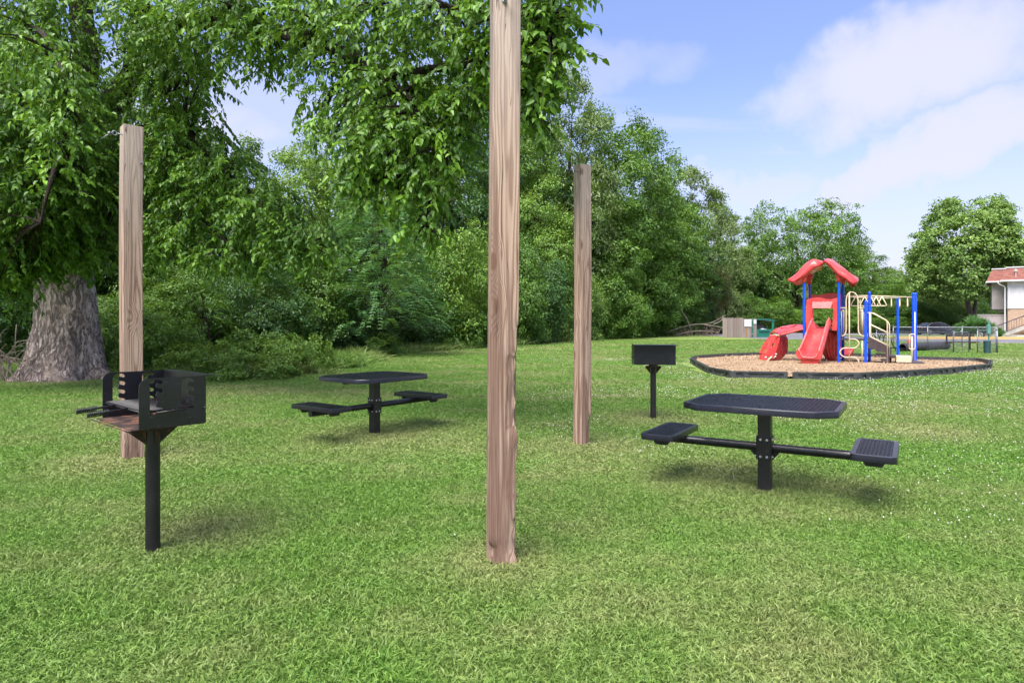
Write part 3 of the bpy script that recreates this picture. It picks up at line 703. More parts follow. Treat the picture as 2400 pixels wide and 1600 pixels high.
for i, (x, top, w, mt, lb) in enumerate([(1722, 690, 130, 'leafmid', 'leafy bush behind the plank fence'), (1795, 700, 130, 'leafmid', 'bush rising behind the green dumpster'), (1862, 728, 130, 'leafyel', 'bright bush right of the dumpster, left of the blue post'),
        (1935, 726, 140, 'leafmid', 'bush seen through the red arch of the play tower'), (2005, 722, 130, 'leafmid', 'bush seen behind the beige loop climber'), (2075, 715, 140, 'leafdark', 'dark bush behind the overhead ladder end'),
        (2140, 705, 140, 'leafmid', 'bush behind the rear of the black car'), (2200, 660, 120, 'leafmaple', 'tall light bush above the roof of the black car'), (2262, 700, 130, 'leafdark', 'dark bush between the car and the apartment building')]):
    plant('roadside_bush', x, 87 + (i % 3) * 1.5, top, w, 6 + i % 4, mt, lb, 'bush', G3)
# maple right of the car
mp_ = empty('maple_tree', at(2262, YH, 79) - Vector((0, 0, HC)), 'bright green maple with a bare leaning trunk beside the apartment building', 'tree')
g, lc = crown_geo(310, 13.0, 6.2, 46000, .34, lobes=30, peak=.36, top=.40, clump=.13, z0=.0, wide=.62)
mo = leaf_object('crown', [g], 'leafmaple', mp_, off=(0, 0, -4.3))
tb = MB(); tb.tube(smoothpath([(.9, 0, -.1), (.7, 0, 2.2), (.15, 0, 4.5), (-.5, 0, 7.5), (-.6, 0, 10)], 5), [.42 - .016 * k for k in range(21)], 10)
tb.tube(smoothpath([(1.15, .2, -.1), (1.25, .2, 2.4), (1.5, .2, 5), (1.2, .1, 8)], 5), [.30 - .014 * k for k in range(16)], 9)
tb.tube(smoothpath([(.1, 0, 4.6), (-1.6, -.4, 6.6), (-3.4, -.8, 7.2)], 5), [.18 - .012 * k for k in range(11)], 7)
tb.build('trunk', M('grey_brown_bark', (.13, .095, .08), (.08, .06, .05), 5, .9), mp_, smooth=True)
G4 = 'shrubs at the foot of the wood'
for a in [
    (-20, 20, 560, 330, 6, 'leafdark', 'dark shrub at the left edge beside the huge trunk'),
    (285, 19.4, 690, 230, 7, 'leafmid', 'leafy shrub just right of the huge trunk, behind the left post'),
    (400, 21.5, 620, 260, 8, 'leafmid', 'tall shrub right of the left post'),
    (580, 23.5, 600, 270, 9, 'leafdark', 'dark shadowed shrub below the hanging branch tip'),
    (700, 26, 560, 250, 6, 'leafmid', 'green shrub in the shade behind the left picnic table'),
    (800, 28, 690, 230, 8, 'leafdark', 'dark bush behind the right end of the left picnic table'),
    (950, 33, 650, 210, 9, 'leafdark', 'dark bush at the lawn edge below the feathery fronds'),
    (1050, 36, 530, 250, 7, 'leafyel', 'yellow green bush left of the centre post'),
    (1105, 37.5, 690, 150, 8, 'leafmid', 'small bright bush touching the left side of the centre post'),
    (1190, 42, 560, 190, 6, 'leafmid', 'bush behind the lower half of the centre post'),
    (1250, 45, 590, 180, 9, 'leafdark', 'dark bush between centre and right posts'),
    (1345, 51, 650, 150, 7, 'leafmaple', 'bright bush behind the lower half of the right post'),
    (1420, 57, 590, 190, 8, 'leafmid', 'bush above the far barbecue grill'),
    (1500, 64, 620, 180, 6, 'leafmid', 'rounded bush right of the far barbecue grill'),
    (1575, 74, 640, 150, 9, 'leafmid', 'bush left of the fallen branches'),
    (1645, 82, 620, 120, 7, 'leafbrown', 'browning bush above the fallen branches'),
    (1690, 86, 660, 120, 8, 'leafpale', 'pale bush just behind the left end of the plank fence')]:
    plant('edge_shrub', *a[:6], a[6], 'shrub', G4)
G5 = 'low brush spilling onto the lawn'
for a in [
    (265, 17.4, 790, 140, 10, 'leafmid', 'small leafy brush at the right foot of the huge trunk'),
    (385, 17.8, 770, 190, 11, 'leafmid', 'leafy brush right of the near grill, below the sapling'),
    (480, 17.0, 815, 190, 12, 'leafyel', 'yellow green brush just right of the near grill'),
    (590, 16.8, 832, 230, 10, 'leafyel', 'low yellow green ground brush midway between grill and left picnic table'),
    (700, 18.4, 800, 170, 11, 'leafyel', 'small yellow bush with orange tips behind the left table top'),
    (610, 19.2, 790, 200, 12, 'leafmid', 'green brush behind the low yellow green brush'),
    (775, 20.5, 838, 130, 10, 'leafmid', 'lowest patch of brush behind the left table top'),
    (860, 27.5, 790, 150, 11, 'leafmid', 'brush at the lawn edge above the right seat of the left table'),
    (1010, 34.5, 775, 150, 12, 'leafmid', 'brush at the lawn edge left of the centre post'),
    (1225, 43.5, 740, 130, 10, 'leafmid', 'brush at the lawn edge between centre and right posts'),
    (1300, 49, 735, 120, 11, 'leafmaple', 'bright brush touching the left side of the right post'),
    (1400, 55, 735, 130, 12, 'leafmid', 'brush at the lawn edge just right of the right post')]:
    plant('low_brush', *a[:6], a[6], 'shrub', G5)

pts_ = []
for k, (x, Y, tp_, w) in enumerate([(-350, 30, 300, 700), (0, 33, 300, 500), (250, 35, 330, 450), (450, 37, 380, 330), (600, 40, 430, 300), (760, 42, 400, 330), (930, 46, 380, 320), (1100, 52, 350, 320), (1250, 58, 380, 300), (1400, 68, 430, 280), (1540, 82, 480, 260), (1680, 104, 600, 240), (1850, 125, 640, 330), (2060, 128, 660, 330), (2280, 122, 640, 380), (2480, 118, 640, 380)]):
    H = HC + (YH - tp_) / F * Y; g, _ = crown_geo(400 + k, H, w / 2 / F * Y, 9000, .30 * Y / 40, lobes=20, clump=.16, peak=.4, top=.55, z0=.02); b_ = at(x, YH, Y); pts_.append((g[0] + np.array([[b_.x, b_.y, 0]]), g[1], g[2] * .5))  # leaf tints halved: the wood's inner shade is put into the colour
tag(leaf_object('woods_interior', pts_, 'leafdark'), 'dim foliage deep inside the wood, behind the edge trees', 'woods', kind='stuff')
def fronds(name, x, Y, y0, y1, wpx, n, seed, mat, label, size=.75):
    r = np.random.default_rng(seed); base = at(x, YH, Y); base.z = 0; e = empty(name, base, label, 'tree' if y0 < 600 else 'sapling')
    zt, zb = HC + (YH - y0) / F * Y, HC + (YH - y1) / F * Y; rad = wpx / 2 / F * Y
    z = r.uniform(0, 1, n) ** .8; ph = r.uniform(0, 2 * np.pi, n); q = rad * np.sqrt(r.uniform(.15, 1, n)) * (1.05 - .55 * z)
    C = np.stack([np.cos(ph) * q, np.sin(ph) * q, zb + (zt - zb) * z], 1)
    out = nrm(np.stack([np.cos(ph), np.sin(ph), r.uniform(-.1, .5, n)], 1) + r.normal(size=(n, 3)) * .25)
    Ps, Ds, Ns, Ls, Ts = [], [], [], [], []
    pairs = 9; sd = nrm(np.cross(out, np.array([[0, 0, 1.0]]))); tb_ = r.uniform(.2, .7, n)
    for j in range(pairs):
        f = (j + 1) / pairs; ln = size * (.85 + .3 * tb_)
        pt = C + out * (ln * f)[:, None] + np.array([0, 0, -.55]) * (ln * f * f)[:, None]
        for s in (-1, 1):
            Ps.append(pt); Ds.append(sd * s + out * .55 + np.array([0, 0, -.35])); Ns.append(np.cross(sd, out) * -1 + np.array([0, 0, .6]) + r.normal(size=(n, 3)) * .15)
            Ls.append(size * .23 * (1 - .45 * f) * r.uniform(.8, 1.2, n)); Ts.append(np.clip(tb_ + r.uniform(-.15, .25, n), 0, 1))
    Lc = np.concatenate(Ls)
    leaf_object('crown', [leaf_geo(np.concatenate(Ps), np.concatenate(Ds), np.concatenate(Ns), Lc, Lc * .42, np.concatenate(Ts), 2, .1, .15)], mat, e)
    mb = MB(); mb.tube(smoothpath([(0, 0, -.1), (.1, .05, zt * .4), (-.1, 0, zt * .9)], 5), [.06 * (Y / 30) - .0045 * (Y / 30) * k for k in range(11)], 7)
    for k in range(0, n, 14): mb.tube([Vector((0, 0, C[k][2] * .55)), Vector(C[k])], [.016, .006], 4, caps=False)
    mb.build('trunk', 'limb', e); return e
fronds('feathery_tree', 890, 27.5, 470, 760, 290, 800, 21, 'leafblue', 'feathery tree with long drooping compound fronds at centre left', .95)
fronds('sapling', 480, 17.9, 665, 850, 150, 120, 22, 'leaf', 'bright green sapling standing right of the left post', .42)

# ================================================================== the big tree at left
BT = Vector((-11.35, 16.3, 0))
bt = empty('shade_tree', BT, 'huge old tree at left with thick pale furrowed trunk and overhanging leafy branches', 'tree')
mb = MB(); SEG, RG = 72, 60; vs = []
for i in range(RG):
    z = -.2 + 7.4 * i / (RG - 1); base = .60 + .38 * math.exp(-max(z, 0) / .55) + .07 * math.exp(-max(z - 1.0, 0) / 1.2) - .012 * z
    cx = -.06 * z * .5 + .05 * math.sin(z)
    for k in range(SEG):
        a = 2 * math.pi * k / SEG; fl = math.exp(-max(z, 0) / .5)
        r = base * (1 + .10 * fl * math.sin(a * 5 + 1.0) + .06 * fl * math.sin(a * 8 + 2) + .05 * math.sin(a * 2 + .6))
        p = Vector((math.cos(a) * 6.5, math.sin(a) * 6.5, z * 1.5)); p += Vector((mnoise.noise(p * .5) * 1.2, mnoise.noise(p * .5 + Vector((9, 0, 0))) * 1.2, 0))
        rid = abs(mnoise.noise(Vector((p.x * 1.6, p.y * 1.6, p.z * .35)))); r += .085 * (rid - .25) + .02 * mnoise.noise(p * 3)
        # rotten hollow on the upper right of the visible trunk
        hx, hz = (a - math.radians(-62)), z - 3.0
        r -= .22 * math.exp(-(hx / .16) ** 2 - (hz / .22) ** 2)
        vs.append((cx + math.cos(a) * r, math.sin(a) * r, z))
fs = [(i * SEG + k, i * SEG + (k + 1) % SEG, (i + 1) * SEG + (k + 1) % SEG, (i + 1) * SEG + k) for i in range(RG - 1) for k in range(SEG)]
mb.add(vs, fs); mb.build('trunk', 'bark', bt, smooth=True)
mb = MB(); mb.lathe(Vector((.235, -.37, 3.0)), [(.012, 0), (.09, .004), (.07, .01)], 10, axis=(.47, -.88, 0)); mb.build('hollow', M('rotten_wood', (.05, .025, .015), (.16, .07, .03), 9, .95), bt)
def limb(pts, r0, r1, name='limb'):
    P = smoothpath(pts, 6); n = len(P); P = [p + Vector((mnoise.noise(p * 1.3), mnoise.noise(p * 1.3 + Vector((5, 5, 5))), mnoise.noise(p * 1.3 + Vector((0, 9, 0))))) * .07 for p in P]
    b = MB(); b.tube(P, [r0 + (r1 - r0) * (k / (n - 1)) ** .75 for k in range(n)], 10); b.build(name, 'limb', bt, smooth=True, world=True); return P
tp = lambda x, y, Y: at(x, y, Y)
fork = BT + Vector((-.2, 0, 6.6))
LIMBS = []
LIMBS += limb([fork - Vector((0, 0, .6)), tp(200, 150, 16.2), tp(180, -60, 16.2), tp(190, -350, 16)], .42, .18)
LIMBS += limb([fork - Vector((0, 0, .5)), tp(300, 200, 15.6), tp(325, 80, 15), tp(330, -120, 14), tp(340, -330, 13)], .36, .15)
LIMBS += limb([fork - Vector((.1, 0, .4)), tp(130, 120, 15.8), tp(90, -20, 15), tp(20, -250, 14)], .32, .12)
ml = limb([tp(290, 215, 15.5), tp(330, 110, 14.4), tp(415, 52, 12.8), tp(500, 48, 11.6), tp(597, 62, 10.8), tp(700, 86, 10), tp(803, 120, 9.4), tp(867, 158, 9), tp(940, 178, 8.7), tp(1080, 150, 8.1), tp(1200, 120, 7.6)], .20, .035); LIMBS += ml
LIMBS += limb([tp(803, 120, 9.4), tp(860, 200, 8.9), tp(900, 275, 8.6), tp(960, 400, 8.4), tp(1000, 520, 8.3)], .055, .012)
LIMBS += limb([tp(867, 158, 9), tp(960, 230, 8.4), tp(1040, 330, 8.2), tp(1060, 430, 8.2)], .045, .012)
LIMBS += limb([tp(370, 165, 14), tp(400, 230, 13.4), tp(430, 290, 13), tp(520, 390, 12.6), tp(640, 500, 12), tp(760, 590, 11.6)], .09, .012)
LIMBS += limb([tp(330, 300, 14), tp(400, 420, 13.4), tp(500, 540, 12.6), tp(600, 610, 12)], .07, .012)
LIMBS += limb([tp(180, 200, 15.4), tp(150, 300, 12.5), tp(120, 420, 11.5), tp(100, 520, 11.5)], .09, .02)
LIMBS += limb([tp(60, 60, 15), tp(100, 80, 11), tp(140, 160, 9.4), tp(150, 330, 9)], .08, .012)
LIMBS += limb([tp(700, 86, 10), tp(850, 30, 9), tp(1050, 20, 8), tp(1280, 60, 7.2)], .06, .014)
LIMBS += limb([tp(500, 48, 11.6), tp(640, -60, 10.5), tp(900, -120, 9.5), tp(1150, -100, 8.5)], .08, .02)
LN = np.array([tuple(p) for p in LIMBS])
# foliage masses: centre pixel, radii in pixels, distance, depth radius, density
BL = [(70, 50, 140, 130, 13, 1.5, .9), (55, 220, 150, 160, 12.2, 1.4, 1), (85, 400, 160, 170, 12.6, 1.2, 1.1), (120, 555, 165, 85, 13.6, .9, 1.2), (255, 420, 90, 220, 14.2, .8, .7),
      (350, 210, 100, 150, 14, 1.0, .5), (0, 560, 130, 110, 13, 1, 1), (140, 245, 62, 180, 9, .45, .8), (60, 120, 80, 90, 9.5, .6, .5),
      (290, 20, 200, 70, 13, 1.4, .5), (450, 50, 170, 85, 11.6, 1.2, 1), (400, 150, 105, 120, 13, .9, .75), (470, 190, 60, 90, 12.5, .6, .4), (600, 35, 150, 70, 10.6, 1, 1), (610, 125, 105, 62, 10.6, .7, .5),
      (760, 40, 150, 85, 9.6, 1, 1), (735, 165, 62, 55, 9.6, .5, .5), (900, 60, 150, 95, 9, .9, 1), (1050, 50, 150, 95, 8.2, .8, 1), (1195, 60, 120, 105, 7.6, .7, 1), (1285, 120, 62, 75, 7.2, .4, .8),
      (1240, 215, 60, 80, 7.3, .4, .8), (1255, 290, 38, 45, 7.3, .3, .5), (1120, 180, 140, 95, 8, .7, .9), (960, 215, 160, 90, 8.6, .7, 1), (800, 265, 95, 80, 9, .5, .75), (730, 265, 45, 55, 9.2, .4, .35), (890, 365, 125, 100, 8.6, .6, 1),
      (1015, 375, 85, 115, 8.3, .5, 1), (995, 500, 62, 65, 8.3, .4, .7), (880, 455, 70, 45, 8.6, .4, .5), (1060, 290, 70, 70, 8.2, .5, .8), (820, 180, 90, 70, 9.2, .5, .6),
      (420, 350, 110, 110, 13, .7, .9), (520, 420, 110, 90, 12.6, .7, 1), (625, 500, 120, 80, 12, .7, 1), (715, 575, 95, 62, 11.6, .5, .9), (440, 520, 115, 95, 13, .7, .9), (560, 600, 110, 52, 12.2, .5, .8), (370, 480, 60, 150, 13.6, .5, .9), (480, 300, 60, 50, 12.8, .4, .4),
      (1310, -40, 120, 60, 7, .6, .9), (1300, 50, 55, 80, 7, .4, 1), (1305, 130, 45, 60, 7, .35, 1), (1215, 210, 60, 80, 7.4, .4, .9), (60, 635, 80, 32, 13.4, .5, .9), (205, 600, 45, 45, 14, .4, .9), (30, 700, 50, 40, 13.5, .4, .5), (1250, 60, 95, 80, 7.1, .5, .9), (1270, 185, 60, 60, 7.0, .4, .9), (1225, 130, 70, 90, 7.5, .4, 1), (1235, 265, 45, 50, 7.2, .3, .8), (960, 300, 130, 90, 8.4, .5, .8), (1000, 560, 40, 30, 8.3, .25, .5), (200, -250, 450, 180, 14, 2.5, .6), (700, -220, 350, 140, 10.5, 1.6, .6), (-250, 150, 180, 350, 13, 2, .5), (1050, -150, 260, 90, 8.5, 1.0, .6)]
r = np.random.default_rng(77); CP, CO = [], []; FP, FD, FN, FL, FT = [], [], [], [], []; tw = MB(); sub = MB()
for (cx, cy, rx, ry, Y, rd, dn) in BL:
    s = F / Y; n = int(math.pi * rx * ry / s / s * 86 * dn)
    q = r.normal(size=(n, 3)); q = q / np.linalg.norm(q, axis=1, keepdims=True) * (r.uniform(0, 1, (n, 1)) ** .42)
    Yp = Y + q[:, 2] * rd; c3 = at(cx, cy, Y)
    C = np.stack([c3.x + q[:, 0] * rx / s, Yp, c3.z + q[:, 1] * ry / s], 1)
    j = np.argmin(((LN - np.array(c3)[None]) ** 2).sum(1)); a = Vector(LN[j])
    for k in range(7):
        e = Vector(C[r.integers(0, n)]); m = (a + e) / 2 + Vector((0, 0, .12 * (e - a).length)); sub.tube(smoothpath([a, m, e], 4), [.024 - .0022 * i for i in range(9)], 5, caps=False)
    dirv = nrm(np.stack([q[:, 0], q[:, 2] * .6 - .25, q[:, 1] * .3 - .62], 1) + r.normal(size=(n, 3)) * .4)
    nl = 13; ln = r.uniform(.30, .62, n); tb_ = np.clip(r.normal(.31, .23, n) - .06 * q[:, 1] + .06 * (9 - Y) / 4, .05, .95)
    sd = nrm(np.cross(dirv, np.array([[.1, .2, 1.0]])) + r.normal(size=(n, 3)) * .3)
    for k in range(nl):
        f = (k + .6) / nl; p = C + dirv * (ln * (f - .4))[:, None] + np.array([0, 0, -.16]) * (ln * f * f)[:, None]
        sg = 1 if k % 2 else -1
        FP.append(p); FD.append(dirv * .55 + sd * sg * .75 + np.array([0, 0, -.55]) + r.normal(size=(n, 3)) * .28)
        FN.append(np.array([0, -.35, .9]) + r.normal(size=(n, 3)) * .5); FL.append(r.uniform(.075, .135, n) * (1.0 if Y > 10 else .92)); FT.append(np.clip(tb_ + r.uniform(-.2, .22, n), 0, 1))
    for k in range(0, n, 2):
        d = Vector(dirv[k]); c = Vector(C[k]); tw.tube([c - d * ln[k] * .45, c + d * ln[k] * .1, c + d * ln[k] * .6 - Vector((0, 0, .1 * ln[k]))], [.0055, .004, .002], 3, caps=False)
FP, FD, FN, FL, FT = map(np.concatenate, (FP, FD, FN, FL, FT))
sub.build('branches', 'limb', bt, world=True, fix=False); tag(bpy.data.objects['branches'], kind='stuff')
tag(tw.build('twigs', 'limb', bt, world=True, fix=False), kind='stuff')
# the 300 leaves that show largest stay single objects, the rest is one crown
u = 1200 + FP[:, 0] / FP[:, 1] * F; v_ = YH - (FP[:, 2] - HC) / FP[:, 1] * F
vis = (u > 0) & (u < 2400) & (v_ > 0) & (v_ < 900); score = np.where(vis, FL / FP[:, 1], 0); top = np.argsort(-score)[:300]; keep = np.ones(len(FP), bool); keep[top] = False
crown = leaf_object('crown', [leaf_geo(FP[keep], FD[keep], FN[keep], FL[keep], FL[keep] * .52, FT[keep], 4)], 'leaf', bt, off=tuple(BT)); tag(crown, kind='stuff')
lms = []
for k in range(4):
    g = leaf_geo(np.zeros((1, 3)), np.array([[1.0, 0, 0]]), np.array([[0, 0, 1.0]]), np.array([1.0]), np.array([.52]), np.array([.25 + .18 * k]), 4)
    me = fast_mesh('leaf', *g); me.materials.append(MAT['leaf']); lms.append(me)
for i in top:
    o = bpy.data.objects.new('leaf', lms[min(int(FT[i] * 4), 3)]); d = Vector(FD[i]).normalized(); s_ = d.cross(Vector(FN[i])).normalized(); nn_ = s_.cross(d)
    mt = Matrix((d, -s_, nn_)).transposed().to_4x4(); o.matrix_local = Matrix.Translation(Vector(FP[i]) - BT) @ mt @ Matrix.Scale(FL[i], 4); COL.objects.link(o); o.parent = crown
# ivy leaves hugging the trunk right above the bare bark
n = 1500; a = r.uniform(-2.9, .2, n); z = 2.7 + 3.2 * r.uniform(0, 1, n) ** 1.3; rr = .72 + r.uniform(0, .28, n)
P = np.stack([BT.x - .1 + np.cos(a) * rr, BT.y + np.sin(a) * rr, z], 1); N = np.stack([np.cos(a), np.sin(a), .4 + 0 * a], 1) + r.normal(size=(n, 3)) * .4
iv = leaf_object('vine_leaves', [leaf_geo(P, np.array([0, 0, -1.0]) + r.normal(size=(n, 3)) * .6, N, r.uniform(.09, .17, n), r.uniform(.06, .1, n), np.clip(r.normal(.4, .18, n), 0, 1), 4)], 'leaf', bt, off=tuple(BT)); tag(iv, kind='stuff')
# dead brush leaning on the trunk's left side
db = empty('dead_brush', BT + Vector((-1.15, -.5, 0)), 'tangle of dead grey vine stems against the left side of the huge trunk', 'brush'); mb = MB(); rr_ = random.Random(4)
for k in range(60):
    p = Vector((rr_.uniform(-.9, .7), rr_.uniform(-.5, .4), -.02)); q = [p]; d = Vector((rr_.uniform(-.5, .35), rr_.uniform(-.2, .2), 1))
    for j in range(6): p = p + d * rr_.uniform(.12, .33); d = (d + Vector((rr_.uniform(-.5, .5), rr_.uniform(-.3, .3), rr_.uniform(-.6, .12)))).normalized(); q.append(Vector((p.x, p.y, max(p.z, .03))))
    mb.tube(smoothpath(q, 3), rr_.uniform(.006, .014), 5, caps=False)
mb.build('stems', 'twigdead', db)
# fallen branches by the plank fence
fb = empty('fallen_branch', at(1668, YH, 66) - Vector((0, 0, HC)), 'bare grey fallen branches left of the plank fence', 'branch'); mb = MB()
for pts in [[(-5, 0, .3), (-2.2, .1, 1.15), (-.2, 0, 1.35), (1.4, -.2, 2.2)], [(-.8, 0, 1.2), (.6, .1, 1.0), (1.5, 0, .75)], [(.2, 0, 1.25), (1.0, .1, 1.6), (1.3, .2, 2.1)], [(-3.5, .3, 3.3), (-2.6, .1, 1.9), (-2.0, 0, .3)], [(-4, -.2, .1), (-1.5, 0, .55), (.8, .1, .4)]]:
    P = smoothpath(pts, 5); mb.tube(P, [.085 - .06 * k / len(P) for k in range(len(P))], 6)
for k in range(50):
    p = Vector((rr_.uniform(-4.2, .6), rr_.uniform(-.6, .6), 0)); mb.tube([p, p + Vector((rr_.uniform(-.6, .6), rr_.uniform(-.3, .3), rr_.uniform(.3, 1.1))), p + Vector((rr_.uniform(-1, 1), rr_.uniform(-.3, .3), rr_.uniform(.3, 1.2)))], [.022, .015, .008], 4, caps=False)
mb.build('limbs', 'twigdead', fb)

# ================================================================== wooden posts
def wood_post(px, base_y, top_y, side, rz, label, seed, chips=()):
    g = gnd(px, base_y); H = HC - (top_y - YH) / F * g.y
    e = empty('wooden_post', g, label, 'post', 'tall square wooden posts')
    mb = MB(); rn = random.Random(seed); NR = 90; secs = []; h = side / 2
    base = []
    for (sx, sy) in ((1, 1), (-1, 1), (-1, -1), (1, -1)):
        for (ax, ay) in ((1, .93), (.975, .975), (.93, 1)) if sx * sy > 0 else ((.93, 1), (.975, .975), (1, .93)): base.append((sx * ax * h, sy * ay * h))
        nxt = {(1, 1): ((.5, 1), (0, 1), (-.5, 1)), (-1, 1): ((-1, .5), (-1, 0), (-1, -.5)), (-1, -1): ((-.5, -1), (0, -1), (.5, -1)), (1, -1): ((1, -.5), (1, 0), (1, .5))}[(sx, sy)]
        base += [(a * h, b * h) for a, b in nxt]
    for i in range(NR + 1):
        z = -.1 + (H + .1) * i / NR; ring = []
        for k, (x, y) in enumerate(base):
            w = 1 + .006 * mnoise.noise(Vector((k * 1.7, z * 1.1, seed))); x2, y2 = x * w, y * w
            for (ch, z0, z1, dep, cs) in chips:      # broken corner: (corner sign), from z0 to z1, depth
                dd = max(0, (x * cs[0] + y * cs[1]) / h - 1.2) / .75
                if z0 < z < z1 and dd > 0:
                    f = dep * min(1, (z - z0) / .03 + .15) * min(1, (z1 - z) / .05 + .1) * (.75 + .5 * mnoise.noise(Vector((z * 13, seed, k * .3)))); x2 -= cs[0] * f * dd; y2 -= cs[1] * f * dd
            ring.append((x2 + .012 * math.sin(z * .8 + seed), y2 + .008 * math.sin(z * 1.1 + seed * 2), z))
        secs.append(ring)
    mb.sweep(secs); p = mb.build('timber', 'wood', e, angle=28); e.rotation_euler.z = R(rz)
    return e, H
def eyebolt(e, loc, d, name='eye_bolt', ring=.022, wire=.006, rod=.05, hang=False):
    loc, d = Vector(loc), Vector(d).normalized(); mb = MB(); mb.tube([loc - d * .02, loc + d * rod], wire, 8)
    mb.lathe(loc, [(wire * 2.6, 0), (wire * 2.4, .004)], 10, axis=d)
    c = loc + d * (rod + ring); up = Vector((0, 0, 1)); mb.tube([c + (d * math.cos(t) + up * math.sin(t)) * ring for t in [2 * math.pi * k / 14 for k in range(14)]], wire, 7, closed=True)
    o = mb.build(name, 'steel', e, smooth=True)
    if hang:
        mb = MB(); s = d.cross(up); mb.tube([c + d * ring * .6, c + d * (ring + .03) - up * .02, c + d * (ring + .10) - up * .085], wire * .8, 7); mb.lathe(c + d * (ring + .015), [(wire * 2.2, 0), (wire * 2.2, .03)], 8, axis=d - up * .7); mb.build('hook', 'steel', o, smooth=True)
pA, hA = wood_post(310, 1073, 299, .186, 43, 'leftmost wooden post, standing behind the near barbecue grill', 3)
eyebolt(pA, (-.097, -.03, hA - .10), (-1, 0, 0), hang=True)
mb = MB(); mb.tube([(.06, -.10, hA - .40), (.06, -.155, hA - .392)], .007, 8); mb.lathe((.06, -.155, hA - .392), [(.010, 0), (.010, .012)], 6, axis=(0, -1, .1)); mb.build('bolt', 'steel', pA)
pB, hB = wood_post(1180, 1311, -14, .168, 9, 'tallest wooden post at the centre, running out of the top of the frame', 11,
                   chips=[(0, .02, .36, .020, (1, -1)), (0, .36, .42, .012, (1, -1)), (0, .42, .72, .010, (1, -1)), (0, .80, 1.30, .026, (1, -1)), (0, -.1, .14, .035, (-1, -1)), (0, 1.3, 1.45, .012, (1, -1))])
eyebolt(pB, (-.005, -.086, hB - .085), (0, -1, .15), ring=.02, wire=.0065, rod=.03)
pC, hC = wood_post(1364, 1041, 389, .150, 33, 'shortest wooden post, right of the centre post', 7, chips=[(0, -.1, .35, .02, (1, -1))])
mb = MB(); mb.tube([(-.076, -.03, hC - .09), (-.12, -.03, hC - .085)], .006, 7); mb.lathe((-.12, -.03, hC - .085), [(.011, 0), (.011, .008)], 6, axis=(-1, 0, 0)); mb.build('bolt', 'steel', pC)

